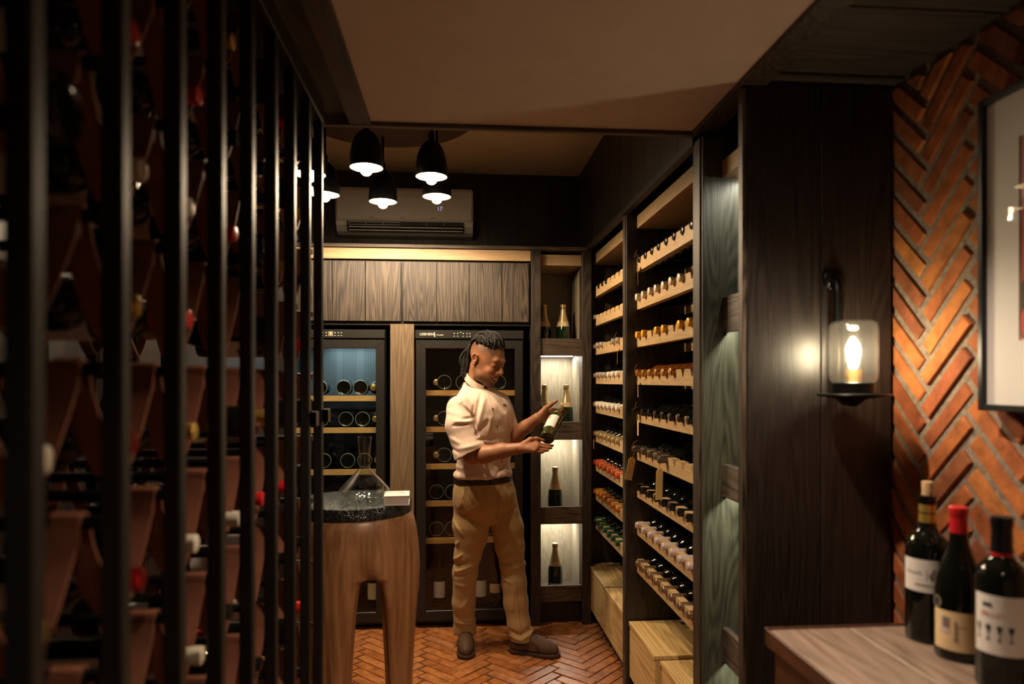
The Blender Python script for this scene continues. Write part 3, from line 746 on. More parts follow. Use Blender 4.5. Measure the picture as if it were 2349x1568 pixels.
# bottles lying in the fridges, bases to the door, and a few standing at the bottom
TO_BACK = (-PI / 2, 0, 0)
FR = [(fl, 'left fridge', (1.365, 1.175, 0.925), [(-0.815, 'b'), (-0.755, None), (-0.672, 'b'), (-0.572, 'b'), (-0.498, 'n')]),
      (fr, 'right fridge', (1.397, 1.177, 0.953), [(-0.118, 'n'), (-0.068, 'b'), (0.045, 'b'), (0.145, 'b'), (0.265, 'b')]),
      (fr, 'right fridge', (0.729, 0.505), [(-0.115, 'b'), (-0.02, 'b'), (0.085, 'b'), (0.195, 'b'), (0.30, 'b')])]
shelf_no = {'left fridge': 0, 'right fridge': 0}
for (_, nm, zs, xs) in FR:
    for z in zs:
        n = 0; sn = shelf_no[nm]; shelf_no[nm] += 1
        for (x, k) in xs:
            if k is None: continue
            if nm == 'left fridge' and sn > 0: x = x + .012 * sn
            if k == 'b':
                o = bottle('wine_bottle', 'champagne', 'dark', 'champagne', loc=(x, YB + .10 + rnd.uniform(0, .012), z + .0195 + .0445), rot=(-PI / 2, 0, 0), seg=32)
                inst(cached(('rim',), lambda: shared(MB().lathe([(0.0405, -.0002), (0.0425, -.0012), (0.0440, .001), (0.0450, .004)], 40, cap=False), 'rim_highlight', 'glass_rim')), 'rim_highlight', o)  # pale ring painted in place of the highlight on the base edge
                lb = f'{ORD[n]} bottle lying base out on {ORD[sn]} shelf of {nm}'
            else:
                o = bottle('wine_bottle', 'champagne', 'olive', 'gold' if nm == 'left fridge' else 'champagne', loc=(x, YB + .41, z + .0195 + .0445), rot=(PI / 2, 0, 0), seg=24)
                lb = f'{ORD[n]} bottle lying neck out on {ORD[sn]} shelf of {nm}'
            n += 1
            tag(o, lb, 'wine bottle', f'bottles lying in the {nm}')
for i, (x, h, lb) in enumerate(((-0.10, 'paper_white', 'labelled bottle standing in bottom of right fridge, left of man'), (0.155, 'paper_white', 'labelled bottle standing in right fridge between the trouser legs'),
                              (0.245, 'paper_cream', 'small labelled bottle standing in right fridge by far leg'), (-0.50, 'paper_cream', 'labelled bottle standing in the bottom of left fridge'))):
    o = bottle('wine_bottle', 'bordeaux', 'dark', 'black', label=h, loc=(x, YB + .16, .087), lab_ang=(-2.5, -0.6), lab_z=(0.05, 0.14) if i != 2 else (0.07, .12))
    o.scale = (1.1, 1.1, 1.1); tag(o, lb, 'wine bottle', 'bottles standing in the fridges')

# ================================================================== air conditioner
ac = empty('air_conditioner', (-0.31, 4.36, 2.38)); tag(ac, 'white split air conditioner mounted high on the dark back wall', 'air conditioner')
ax0, ax1 = -0.735, 0.110
prof = [(4.459, 2.385), (4.459, 2.665), (4.29, 2.672), (4.265, 2.655), (4.255, 2.60), (4.255, 2.462)]
low = [(4.459, 2.385), (4.255, 2.46), (4.262, 2.435), (4.30, 2.395), (4.36, 2.385)]
MB().prism(prof, ax0, ax1, 'x').build('front_panel', 'ac_plastic', ac, bevel=0.012)
MB().prism([(4.45, 2.386), (4.45, 2.461), (4.27, 2.461), (4.275, 2.43), (4.31, 2.398), (4.36, 2.386)], ax0 + .002, ax1 - .002, 'x').build('lower_body', 'ac_plastic', ac)
MB().prism([(4.258, 2.452), (4.266, 2.432), (4.30, 2.400), (4.294, 2.395), (4.258, 2.428)], ax0 + .07, ax1 - .06, 'x').build('outlet', 'black_plastic', ac)
for (a, c) in ((ax0 + .08, -0.34), (-0.29, ax1 - .07)):
    MB().tube([(a, 4.252, 2.446), (c, 4.252, 2.446), (c, 4.256, 2.43), (a, 4.256, 2.43), (a, 4.252, 2.446)], 0.002, 6).build('outlet_guide', 'ac_plastic', ac)
    for k in (1, 2): MB().tube([(a + (c - a) * k / 3, 4.252, 2.446), (a + (c - a) * k / 3, 4.256, 2.43)], 0.0018, 6).build('guide_bar', 'ac_plastic', ac)
for z, yv in ((2.418, 4.258), (2.402, 4.275)):
    MB().box(ax0 + .08, ax1 - .065, yv, yv + .02, z - .004, z + .002).build('louvre', 'ac_plastic', ac)
MB().lathe([(0.02, 0), (0.02, 0.003), (0.017, 0.004)], 20).build('badge', 'ink_soft', ac, world=False)
bd = ac.children[-1]; bd.location = (-0.365, -0.105, 0.115); bd.rotation_euler = (PI / 2, 0, 0); bd.scale = (1, 0.45, 1)
for k in range(3):
    MB().box(-0.53 + .19 * k, -0.505 + .19 * k, 4.2535, 4.256, 2.474, 2.477).build('glint_strip', 'chrome', ac)
flat_text('17', 0.035, -0.098, 4.2535, 2.535, 'led_dim', ac, 'display_digits')
# ================================================================== smooth solids (distance field + surface nets)
class Field:
    def __init__(self, lo, hi, h):
        self.lo = np.array(lo, float); self.h = h
        self.n = np.ceil((np.array(hi) - self.lo) / h).astype(int) + 1
        self.D = np.full(self.n, 0.5, np.float32)
    def _block(self, lo, hi):
        a = np.maximum(0, np.floor((np.array(lo) - self.lo) / self.h).astype(int))
        b = np.minimum(self.n, np.ceil((np.array(hi) - self.lo) / self.h).astype(int) + 1)
        if np.any(b <= a): return None
        ax = [(self.lo[i] + self.h * np.arange(a[i], b[i])).astype(np.float32) for i in range(3)]
        return tuple(slice(a[i], b[i]) for i in range(3)), ax[0][:, None, None], ax[1][None, :, None], ax[2][None, None, :]
    def apply(self, fn, lo, hi, k=0.0, op='add'):
        pad = k + 3 * self.h
        r = self._block(np.array(lo) - pad, np.array(hi) + pad)
        if r is None: return self
        sl, X, Y, Z = r
        d = fn(X, Y, Z).astype(np.float32); A = self.D[sl]
        if op == 'add':
            if k > 0:
                hh = np.maximum(k - np.abs(A - d), 0) / k; self.D[sl] = np.minimum(A, d) - hh * hh * k * 0.25
            else: self.D[sl] = np.minimum(A, d)
        else:
            d = -d
            if k > 0:
                hh = np.maximum(k - np.abs(A - d), 0) / k; self.D[sl] = np.maximum(A, d) + hh * hh * k * 0.25
            else: self.D[sl] = np.maximum(A, d)
        return self
    def cone(self, a, b, r1, r2, k=0.0, op='add'):
        a = np.array(a, float); b = np.array(b, float); ab = b - a; L2 = float(ab @ ab) + 1e-12
        def fn(X, Y, Z):
            px, py, pz = X - a[0], Y - a[1], Z - a[2]
            t = np.clip((px * ab[0] + py * ab[1] + pz * ab[2]) / L2, 0, 1)
            return np.sqrt((px - t * ab[0]) ** 2 + (py - t * ab[1]) ** 2 + (pz - t * ab[2]) ** 2) - (r1 + (r2 - r1) * t)
        R = max(r1, r2); return self.apply(fn, np.minimum(a, b) - R, np.maximum(a, b) + R, k, op)
    def chain(self, pts, rs, k=0.0, op='add'):
        for i in range(len(pts) - 1): self.cone(pts[i], pts[i + 1], rs[i], rs[i + 1], k, op)
        return self
    def ball(self, c, r, k=0.0, op='add'): return self.cone(c, c, r, r, k, op)
    def ell(self, c, r, M=None, k=0.0, op='add'):
        """ellipsoid; M: rows are its axes"""
        c = np.array(c, float); M = np.eye(3) if M is None else np.array(M, float)
        def fn(X, Y, Z):
            p = (X - c[0], Y - c[1], Z - c[2])
            q = [p[0] * M[i, 0] + p[1] * M[i, 1] + p[2] * M[i, 2] for i in range(3)]
            k0 = np.sqrt(sum((q[i] / r[i]) ** 2 for i in range(3))); k1 = np.sqrt(sum((q[i] / r[i] ** 2) ** 2 for i in range(3))) + 1e-9
            return k0 * (k0 - 1) / k1
        R = max(r); return self.apply(fn, c - R, c + R, k, op)
    def loft(self, secs, k=0.0, op='add', warp=None):
        """stack of turned ellipses: (z, cx, cy, a, b, angle)"""
        s = np.array(secs, float); s = s[np.argsort(s[:, 0])]
        zs = s[:, 0]; R = max(s[:, 3].max(), s[:, 4].max())
        def fn(X, Y, Z):
            z = Z.ravel(); g = lambda i: smooth_interp(z, zs, s[:, i])[None, None, :].astype(np.float32)
            cx, cy, a, b, an = g(1), g(2), g(3), g(4), g(5)
            u = X - cx; v = Y - cy; c_, s_ = np.cos(an), np.sin(an)
            p = u * c_ + v * s_; q = -u * s_ + v * c_
            k0 = np.sqrt((p / a) ** 2 + (q / b) ** 2) + 1e-6; k1 = np.sqrt((p / a ** 2) ** 2 + (q / b ** 2) ** 2) + 1e-6
            d = k0 * (k0 - 1) / k1
            if warp is not None: d = d + warp(X, Y, Z)
            return np.maximum(d, np.maximum(zs[0] - Z, Z - zs[-1]))
        lo = (s[:, 1].min() - R, s[:, 2].min() - R, zs[0]); hi = (s[:, 1].max() + R, s[:, 2].max() + R, zs[-1])
        return self.apply(fn, lo, hi, k, op)
    def mesh(self, name, relax=2):
        v, f = surface_nets(self.D, self.lo, self.h, relax)
        me = bpy.data.meshes.new(name)
        me.vertices.add(len(v)); me.vertices.foreach_set('co', v.astype(np.float32).ravel())
        me.loops.add(len(f) * 4); me.loops.foreach_set('vertex_index', f.astype(np.int32).ravel())
        me.polygons.add(len(f)); me.polygons.foreach_set('loop_start', np.arange(0, len(f) * 4, 4, dtype=np.int32))
        me.update(calc_edges=True); me.validate()
        me.polygons.foreach_set('use_smooth', np.ones(len(me.polygons), dtype=bool))
        return me, v
def smooth_interp(x, xp, fp):
    x = np.clip(x, xp[0], xp[-1]); i = np.clip(np.searchsorted(xp, x) - 1, 0, len(xp) - 2)
    m = np.gradient(fp, xp); h = xp[i + 1] - xp[i]; t = (x - xp[i]) / h
    return (2 * t**3 - 3 * t**2 + 1) * fp[i] + (t**3 - 2 * t**2 + t) * h * m[i] + (-2 * t**3 + 3 * t**2) * fp[i + 1] + (t**3 - t**2) * h * m[i + 1]
def surface_nets(D, lo, h, relax=2):
    S_ = D < 0
    n = np.array(D.shape)
    c = np.zeros(n - 1, np.uint8)
    for dx in (0, 1):
        for dy in (0, 1):
            for dz in (0, 1):
                c += S_[dx:n[0] - 1 + dx, dy:n[1] - 1 + dy, dz:n[2] - 1 + dz]
    act = np.argwhere((c > 0) & (c < 8))
    idx = np.full(n - 1, -1, np.int32); idx[tuple(act.T)] = np.arange(len(act))
    off = np.array([(i & 1, (i >> 1) & 1, (i >> 2) & 1) for i in range(8)])
    val = np.stack([D[act[:, 0] + o[0], act[:, 1] + o[1], act[:, 2] + o[2]] for o in off], 1)
    acc = np.zeros((len(act), 3)); cnt = np.zeros(len(act))
    for i in range(8):
        for ax in range(3):
            j = i | (1 << ax)
            if j == i: continue
            a, b = val[:, i], val[:, j]; cr = (a < 0) != (b < 0)
            t = np.where(cr, a / np.where(cr, a - b, 1), 0)
            p = off[i][None, :] + t[:, None] * (off[j] - off[i])[None, :]
            acc += np.where(cr[:, None], p, 0); cnt += cr
    v = (act + acc / cnt[:, None]) * h + lo
    quads = []
    for ax in range(3):
        sa = [slice(None)] * 3; sb = [slice(None)] * 3; sa[ax] = slice(0, -1); sb[ax] = slice(1, None)
        A, B = S_[tuple(sa)], S_[tuple(sb)]
        e = np.argwhere(A != B)
        u, w_ = (ax + 1) % 3, (ax + 2) % 3
        e = e[(e[:, u] > 0) & (e[:, w_] > 0) & (e[:, u] < n[u] - 1) & (e[:, w_] < n[w_] - 1)]
        if not len(e): continue
        fl_ = A[tuple(e.T)]
        def at(du, dw):
            q = e.copy(); q[:, u] += du; q[:, w_] += dw; return idx[tuple(q.T)]
        q = np.stack([at(-1, -1), at(0, -1), at(0, 0), at(-1, 0)], 1)
        q = np.where(fl_[:, None], q, q[:, ::-1]); quads.append(q)
    f = np.concatenate(quads)
    f = f[(f >= 0).all(1)]
    for _ in range(relax):
        s = np.zeros_like(v); k = np.zeros(len(v))
        for a, b in ((0, 1), (1, 2), (2, 3), (3, 0)):
            np.add.at(s, f[:, a], v[f[:, b]]); np.add.at(k, f[:, a], 1); np.add.at(s, f[:, b], v[f[:, a]]); np.add.at(k, f[:, b], 1)
        v = 0.5 * v + 0.5 * s / np.maximum(k, 1)[:, None]
    return v, f
_rs = np.random.RandomState(3); _NT = _rs.rand(32, 32, 32).astype(np.float32)
def vnoise(X, Y, Z):
    """smooth value noise in -1..1"""
    X, Y, Z = np.broadcast_arrays(X, Y, Z)
    xi, yi, zi = np.floor(X).astype(int), np.floor(Y).astype(int), np.floor(Z).astype(int)
    fx, fy, fz = X - xi, Y - yi, Z - zi
    fx, fy, fz = (t * t * (3 - 2 * t) for t in (fx, fy, fz))
    r = 0
    for a in (0, 1):
        for b_ in (0, 1):
            for c_ in (0, 1):
                r = r + _NT[(xi + a) % 32, (yi + b_) % 32, (zi + c_) % 32] * (fx if a else 1 - fx) * (fy if b_ else 1 - fy) * (fz if c_ else 1 - fz)
    return r * 2 - 1
def mesh_obj(me, name, mat, parent=None):
    o = bpy.data.objects.new(name, me); COL.objects.link(o); me.materials.append(MATS[mat])
    if parent is not None: o.parent = parent
    return o
# ================================================================== pendant lamps on a round canopy
cn = empty('lamp_canopy', (-0.345, 3.33, ZR)); tag(cn, 'round timber disc on rear ceiling holding the six pendant lamps', 'lamp canopy')
MB().lathe([(0.435, -0.078), (0.445, -0.072), (0.445, -0.002), (0.44, 0)], 64).build('disc', 'canopy_wood', cn, True, world=False)
SHADE = [(0.073, 0.0), (0.0725, 0.03), (0.070, 0.065), (0.064, 0.098), (0.053, 0.128), (0.038, 0.150), (0.022, 0.162), (0.014, 0.165)]
shade_me = shared(MB().lathe(SHADE, 40, cap=False), 'shade', 'black_steel')
inner_me = shared(MB().lathe([(r - .002, z + (0.0008 if i else 0.0)) for i, (r, z) in enumerate(SHADE[:-1])] + [(0.004, 0.160)], 40, cap=False), 'shade_lining', 'white_paint')
rim_me = shared(MB().lathe([(0.0708, 0.0), (0.0712, -0.001), (0.0730, -0.001), (0.0733, 0.0)], 40, cap=False), 'rim', 'brass')
cord_me = shared(MB().lathe([(0.013, 0.160), (0.013, 0.20), (0.006, 0.205), (0.006, 0.335)], 12), 'rod', 'black_steel')
bulb_me = shared(MB().lathe([(0.004, -0.036), (0.014, -0.033), (0.022, -0.026), (0.028, -0.012), (0.028, 0.004), (0.022, 0.02), (0.014, 0.035), (0.012, 0.055)], 20), 'bulb', 'bulb')
sock_me = shared(MB().lathe([(0.013, 0.05), (0.016, 0.055), (0.016, 0.09), (0.01, 0.11), (0.01, 0.158)], 14), 'socket', 'brass')
MATS['bulb'].node_tree.nodes['Principled BSDF'].inputs['Emission Strength'].default_value = 50.0
PEN = [(-0.390, 3.04, 'pendant lamp nearest the viewer under the wooden disc'), (-0.110, 3.15, 'right front pendant lamp under the wooden disc'),
       (-0.095, 3.49, 'rear right pendant lamp partly behind the right front one'), (-0.378, 3.61, 'pendant lamp farthest back in front of air conditioner'),
       (-0.655, 3.50, 'rear left pendant lamp beside the last black bar'), (-0.660, 3.16, 'left front pendant lamp mostly hidden behind the black bars')]
for (x, y, lb) in PEN:
    p = empty('pendant_lamp', (x, y, 2.405)); tag(p, lb, 'pendant lamp', 'pendant lamps under the wooden disc')
    for me, nm in ((shade_me, 'shade'), (inner_me, 'shade_lining'), (rim_me, 'rim'), (cord_me, 'rod'), (bulb_me, 'bulb'), (sock_me, 'socket')):
        inst(me, nm, p)
    lamp('bulb_light', 'SPOT', (x, y, 2.405 - .038), PENDANT_W * 4 * PI / 2, WARM, p, radius=0.02, spot_size=math.radians(172), spot_blend=0.25)

# ================================================================== wall lamp on the end panel
wl = empty('wall_lamp', (1.043, 1.815, 1.751)); tag(wl, 'black iron wall lamp with glass jar shade on dark panel', 'wall lamp')
JX, JY = 1.033, 1.700
bp_ = MB().lathe([(0.030, 0.0), (0.030, 0.008), (0.026, 0.012), (0.008, 0.016)], 28).build('backplate', 'black_steel', wl, True, world=False); bp_.rotation_euler = (PI / 2, 0, 0)
for (dx, dz) in ((-0.017, -0.012), (0.017, -0.012), (-0.012, -0.026)):
    s_ = MB().lathe([(0.0038, 0), (0.0038, 0.003), (0.001, 0.005)], 10).build('screw', 'chrome', bp_, True, world=False); s_.location = (dx, dz, 0.010)
MB().tube([(1.043, 1.805, 1.745), (1.043, 1.790, 1.735), (1.042, 1.785, 1.71), (1.041, 1.785, 1.47), (1.040, 1.780, 1.43), (1.037, 1.75, 1.417), (JX, JY, 1.415)], 0.0125, 12).build('arm', 'black_steel', wl, True)
MB().lathe([(0.010, -0.03), (0.03, -0.012), (0.088, -0.003), (0.090, 0.0), (0.088, 0.003), (0.02, 0.004)], 40, JX, JY, 1.434).build('drip_plate', 'black_steel', wl, True)
MB().lathe([(0.050, 0.002), (0.052, 0.004), (0.052, 0.030), (0.048, 0.033), (0.02, 0.033)], 32, JX, JY, 1.434).build('jar_ring', 'black_steel', wl, True)
MB().lathe([(0.021, 0.033), (0.021, 0.062), (0.018, 0.066), (0.010, 0.068)], 20, JX, JY, 1.434).build('socket', 'brass', wl, True)
jar_o = [(0.049, 1.463), (0.056, 1.470), (0.0595, 1.485), (0.060, 1.56), (0.0597, 1.605), (0.056, 1.619), (0.048, 1.625), (0.020, 1.626), (0.002, 1.626)]
MB().lathe(jar_o, 40, JX, JY, 0, cap=False).build('jar', 'jar_glass', wl, True)
MB().lathe([(r - .004, z - (0.004 if z > 1.6 else 0)) for r, z in jar_o[:-1]] + [(0.001, 1.622)], 40, JX, JY, 0, cap=False).build('jar_inside', 'jar_glass', wl, True)
MB().lathe([(0.008, 1.500), (0.009, 1.512), (0.013, 1.528), (0.017, 1.545), (0.017, 1.556), (0.012, 1.572), (0.004, 1.580)], 20, JX, JY, 0).build('bulb', 'bulb_cool', wl, True)
MATS['bulb_cool'].node_tree.nodes['Principled BSDF'].inputs['Emission Strength'].default_value = SCONCE_W * 25

# recessed downlights of the entrance ceiling; second is unseen, added to light the slings
for i, (x, y, lb) in enumerate(((0.42, 1.38, 'recessed ceiling spotlight above the picture'), (0.10, -0.10, 'unseen added spotlight behind the viewer, lighting the leather slings'))):
    dl = empty('downlight', (x, y, ZB)); tag(dl, lb, 'spotlight', 'recessed ceiling spotlights')
    MB().lathe([(0.030, -0.001), (0.045, -0.006), (0.048, -0.004), (0.048, 0.0)], 28, cap=False).build('ring', 'chrome', dl, True, world=False)
    MB().lathe([(0.004, -0.002), (0.030, -0.002)], 24, cap=False).build('lens', 'bulb', dl, True, world=False)
    lamp('spot', 'SPOT', (x, y, ZB - 0.012), DOWNLIGHT_W * (1.6 if i == 0 else 0.5), (1.0, 0.78, 0.58), dl, radius=0.025, spot_size=2.0, spot_blend=0.5)

# ================================================================== black steel bar screen on the left
LX = -0.40
scn = empty('bar_screen', (LX, 1.4, 0)); tag(scn, 'black steel screen of upright bars in front of leather sling rack', 'screen')
BARS = [0.706 - 0.0125 + 0.1762 * i for i in range(-4, 9)]
for y in BARS: box('bar', 'steel_bar', LX - 0.026, LX, y - 0.0125, y + 0.0125, 0.04, ZB - .045, scn, 0.003)
box('top_rail', 'steel_bar', LX - 0.03, LX + .002, BARS[0] - .02, BARS[-1] + .0125, ZB - 0.045, ZB + .011, scn, 0.003)
box('bottom_rail', 'steel_bar', LX - 0.03, LX + .002, BARS[0] - .02, BARS[-1] + .0125, 0.0, 0.04, scn, 0.003)
for y in BARS[-2:]:
    MB().box(LX - .02, LX + .016, y + .013, y + .018, 1.345, 1.385).box(LX + .004, LX + .02, y - .018, y + .018, 1.345, 1.350).box(LX + .004, LX + .02, y - .018, y + .018, 1.380, 1.385).box(LX + .016, LX + .02, y - .018, y + .018, 1.350, 1.380).build('latch', 'black_steel', scn, bevel=0.001)

# ================================================================== leather sling rack behind the bars
RY = [0.49 + 0.215 * j for j in range(9)]
RZ = [1.485 + 0.197 * k for k in range(-5, 5)]
sr = empty('sling_rack', (-0.7, 1.35, 0)); tag(sr, 'wine rack of tan leather slings hung over black steel rods', 'wine rack')
for j, y in enumerate(RY):
    for xx in (-0.90,):
        box('post', 'black_steel', xx - .012, xx + .012, y - .010, y + .010, 0.0, ZB + .011, sr)
rod_me = shared(MB().tube([(-0.90, 0, 0), (-0.452, 0, 0)], 0.0095, 12), 'rod', 'black_steel')
knob_me = shared(MB().lathe([(0.0085, 0), (0.0085, 0.002), (0.004, 0.005), (0.001, 0.0055)], 14), 'rivet', 'brass')
def strap_mesh(x0, x1):
    y0, y1, zb = 0.0, 0.215, -0.150
    pts = [(y0 - .0115, -.030), (y0 - .0125, -.004), (y0 - .008, .009), (y0, .0125), (y0 + .008, .009), (y0 + .0125, -.002), (y0 + .020, -.030)]
    n = 8
    for i in range(1, n):
        t = i / n; yy = y0 + .020 + (y1 / 2 - .020) * t
        pts.append((yy, -.030 + (zb + .03) * (1 - (1 - t) ** 1.35)))
    half = pts[:]
    pts = half + [(y1 / 2, zb - .001)] + [(y1 - p[0], p[1]) for p in half[::-1]][:-5]
    pts += [(y1 - .0125, -.004), (y1 - .0112, .004)]
    return shared(MB().ribbon(pts, x0, x1, 0.0035), 'strap', 'leather')
strap_front = strap_mesh(-0.514, -0.475); strap_rear = strap_mesh(-0.862, -0.836)
b0 = base_of(sr)
nsl = 0
SLB = []
for j, y in enumerate(RY):
    for k, z in enumerate(RZ):
        if not any(in_view(-0.5, y + dy, z + dz, 120) for dy in (0, .2) for dz in (0.02, -.2)): continue
        inst(rod_me, 'rod', sr, Vector((0, y, z)) - b0)
        if j < len(RY) - 1:
            s1 = inst(strap_front, 'strap', sr, Vector((0, y, z)) - b0); nsl += 1
            inst(strap_rear, 'strap', sr, Vector((0, y, z)) - b0)
            rv = inst(knob_me, 'rivet', s1, (-0.4945, -0.0135, -0.022), (PI / 2, 0, 0))
            rv = inst(knob_me, 'rivet', s1, (-0.4945, 0.0205, -0.022), (-PI / 2, 0, 0))
            SLB.append((j, k, y + .1075, z - .150))
r2 = random.Random(21)
fixed = {}
n_ = 0
for (j, k, y, z) in SLB:
    if r2.random() < 0.10: continue
    cap = r2.choice(['red', 'red', 'black', 'gold', 'red', 'black', 'cream', 'black', 'gold'])
    shp = r2.choice(['bordeaux', 'bordeaux', 'burgundy'])
    lab = r2.choice(['paper_white', 'paper_cream', 'paper_white'])
    rr = 0.0378 if shp == 'bordeaux' else 0.0418
    zc = z + rr * 1.16 + 0.002
    flip = r2.random() < 0.22
    la = r2.uniform(-0.5, 0.9)
    x = -0.755 + r2.uniform(-.012, .012)
    if flip: o = bottle('wine_bottle', shp, 'dark', cap, label=lab, loc=(x + .315, y, zc), rot=(0, -PI / 2, 0), lab_ang=(-2.4, 0.4), seg=20)
    else: o = bottle('wine_bottle', shp, 'dark', cap, label=lab, loc=(x, y, zc), rot=(0, PI / 2, 0), lab_ang=(-2.4, 0.4), seg=20)
    R0 = o.rotation_euler.to_matrix() @ Matrix.Rotation(la if not flip else la + PI, 3, 'Z'); o.rotation_euler = R0.to_euler()
    way = 'base out' if flip else f'{cap} capsule out'
    tag(o, f'bottle {way} in leather sling, sling column {ORD[j]} from viewer, {ORD[len(RZ) - 1 - k]} row down', 'wine bottle', 'bottles lying in the leather slings')

# ================================================================== side table with bottles
tb = empty('side_table', (0.95, 1.0, 0)); tag(tb, 'narrow wooden side table against the brick wall, bottles on it', 'table')
TZ = 0.94
xs = [0.668, 0.842, 1.02, XW - 0.02]
for a, c in zip(xs, xs[1:]): box('plank', 'table_wood', a + .001, c - .001, 0.55, 1.403, TZ - 0.028, TZ, tb, 0.0012)
box('edge_trim', 'table_side', 0.660, XW - 0.018, 1.4035, 1.412, TZ - 0.034, TZ + 0.003, tb, 0.001)
box('edge_trim', 'table_side', 0.660, 0.6675, 0.55, 1.403, TZ - 0.034, TZ + 0.001, tb, 0.001)
box('apron', 'table_side', 0.672, 1.19, 0.57, 1.39, TZ - 0.20, TZ - 0.030, tb, 0.001)
for (x, y) in ((0.70, 0.60), (0.70, 1.36), (1.16, 0.60), (1.16, 1.36)): box('leg', 'table_side', x - .025, x + .025, y - .025, y + .025, 0, TZ - 0.20, tb, 0.002)

def wrap_print(parent, prof, name, mat, vs, fs, a_c, z_c, th=0.0013):
    """flat print bent round the bottle; a_c is the angle of its centre"""
    out = []
    for v in vs:
        z = z_c + v[1]; r = rad_at(prof, z) + th; a = a_c + v[0] / r; out.append((r * math.cos(a), r * math.sin(a), z))
    return MB().add(out, fs).build(name, mat, parent, world=False)
def rect_grid(w, h, nx=10):
    vs = [(-w / 2 + w * i / nx, y) for y in (-h / 2, h / 2) for i in range(nx + 1)]
    return [(v[0], v[1], 0) for v in vs], [(i, i + 1, nx + 2 + i, nx + 1 + i) for i in range(nx)]
def ellipse_pts(rx, ry, n=24): return [(rx * math.cos(2 * PI * i / n), ry * math.sin(2 * PI * i / n), 0) for i in range(n)], [tuple(range(n))]
def goblet(w, h):
    p = [(-.5, .5), (.5, .5), (.38, .2), (.12, .02), (.08, -.3), (.36, -.46), (.36, -.5), (-.36, -.5), (-.36, -.46), (-.08, -.3), (-.12, .02), (-.38, .2)]
    return [(x * w, y * h, 0) for x, y in p], [(0, 1, 2, 11), (11, 2, 3, 10), (10, 3, 4, 9), (9, 4, 5, 8), (8, 5, 6, 7)]
# first bottle: white label with a crest, bare cork standing out of the neck
B1 = bottle('wine_bottle', 'bordeaux', 'dark', None, loc=(0.968, 1.330, TZ), seg=40); tag(B1, 'bottle with exposed cork and yellow banded neck beside the dark panel', 'wine bottle', 'bottles on the side table')
B1.scale = (1.08, 1.08, 0.985)
pb = prof_bordeaux(); pu = prof_burgundy()
FA = -PI / 2 - 0.62      # the labels face the aisle and the viewer
MB().lathe([(0.0092, 0.290), (0.0095, 0.326), (0.0088, 0.328)], 18).build('cork', 'cork', B1, True, world=False)
MB().lathe([(0.0150, 0.244), (0.0147, 0.262)], 28, cap=False).build('neck_band', 'cap_gold', B1, True, world=False)
MB().lathe([(0.0147, 0.265), (0.0147, 0.281)], 28, cap=False).build('neck_band', 'cap_gold', B1, True, world=False)
inst(wrap_label(pb, 0.106, 0.172, FA - 1.25, FA + 1.0, 'label', 'paper_white', 24), 'label', B1)
vs, fs = text_mesh('bouch', 0.012); wrap_print(B1, pb, 'print', 'ink_soft', vs, fs, FA - 0.62, 0.145)
vs, fs = rect_grid(0.0008, 0.022, 1); wrap_print(B1, pb, 'print', 'ink_soft', vs, fs, FA - 0.05, 0.143)
for (dx, dz, rx, ry) in ((0, 0, .005, .007), (-.006, -.003, .003, .005), (.006, -.003, .003, .005), (0, .008, .003, .003), (0, -.008, .008, .0015)):
    vs, fs = ellipse_pts(rx, ry, 12); wrap_print(B1, pb, 'crest', 'ink_soft', vs, fs, FA + 0.28 + dx / .038, 0.143 + dz)
vs, fs = rect_grid(0.036, 0.0022); wrap_print(B1, pb, 'print', 'ink_soft', vs, fs, FA - 0.1, 0.121)
# second bottle: red wax top, cream label with a tower, round medal
B2 = bottle('wine_bottle', 'burgundy', 'dark', 'red', capz=0.247, loc=(0.966, 1.240, TZ), seg=40); tag(B2, 'bottle with red wax top and torn cream label, middle of table', 'wine bottle', 'bottles on the side table')
B2.scale = (1.0, 1.0, 0.965)
inst(wrap_label(pu, 0.022, 0.098, FA - 1.15, FA + 0.75, 'label', 'paper_cream', 24), 'label', B2)
for (w_, h_, dx, dz) in ((.016, .03, -.028, .012), (.012, .02, -.026, .018), (.004, .036, -.010, .004), (.010, .003, -.010, -.014), (.014, .0015, .0, .012)):
    vs, fs = rect_grid(w_, h_, 4); wrap_print(B2, pu, 'print', 'ink_soft' if w_ < .015 else 'book_paper', vs, fs, FA + dx / .041 + .1, 0.058 + dz, 0.0012 + (0.0004 if w_ < .013 else 0))
vs, fs = ellipse_pts(.0105, .0115); wrap_print(B2, pu, 'medal', 'cap_silver', vs, fs, FA - 1.0, 0.112)
vs, fs = ellipse_pts(.0075, .0085); wrap_print(B2, pu, 'medal_centre', 'ink', vs, fs, FA - 1.0, 0.112, 0.0018)
# third bottle: white label with three goblets
B3 = bottle('wine_bottle', 'bordeaux', 'dark', 'black', capz=0.238, loc=(0.946, 1.112, TZ), seg=40); tag(B3, 'bottle with white label of three goblets, nearest on the table', 'wine bottle', 'bottles on the side table')
B3.scale = (1.06, 1.06, 0.98)
MB().lathe([(0.0166, 0.231), (0.0157, 0.240)], 28, cap=False).build('neck_band', 'cap_red', B3, True, world=False)
inst(wrap_label(pb, 0.066, 0.168, FA - 1.2, FA + 0.95, 'label', 'paper_white', 24), 'label', B3)
vs, fs = text_mesh('EELLEY', 0.0115); wrap_print(B3, pb, 'print', 'ink_red', vs, fs, FA - 0.42, 0.134)
for (dx, rx, ry) in ((0, .006, .003), (-.004, .003, .004), (.005, .002, .005)):
    vs, fs = ellipse_pts(rx, ry, 12); wrap_print(B3, pb, 'crest', 'ink', vs, fs, FA - 0.62 + dx / .038, 0.151)
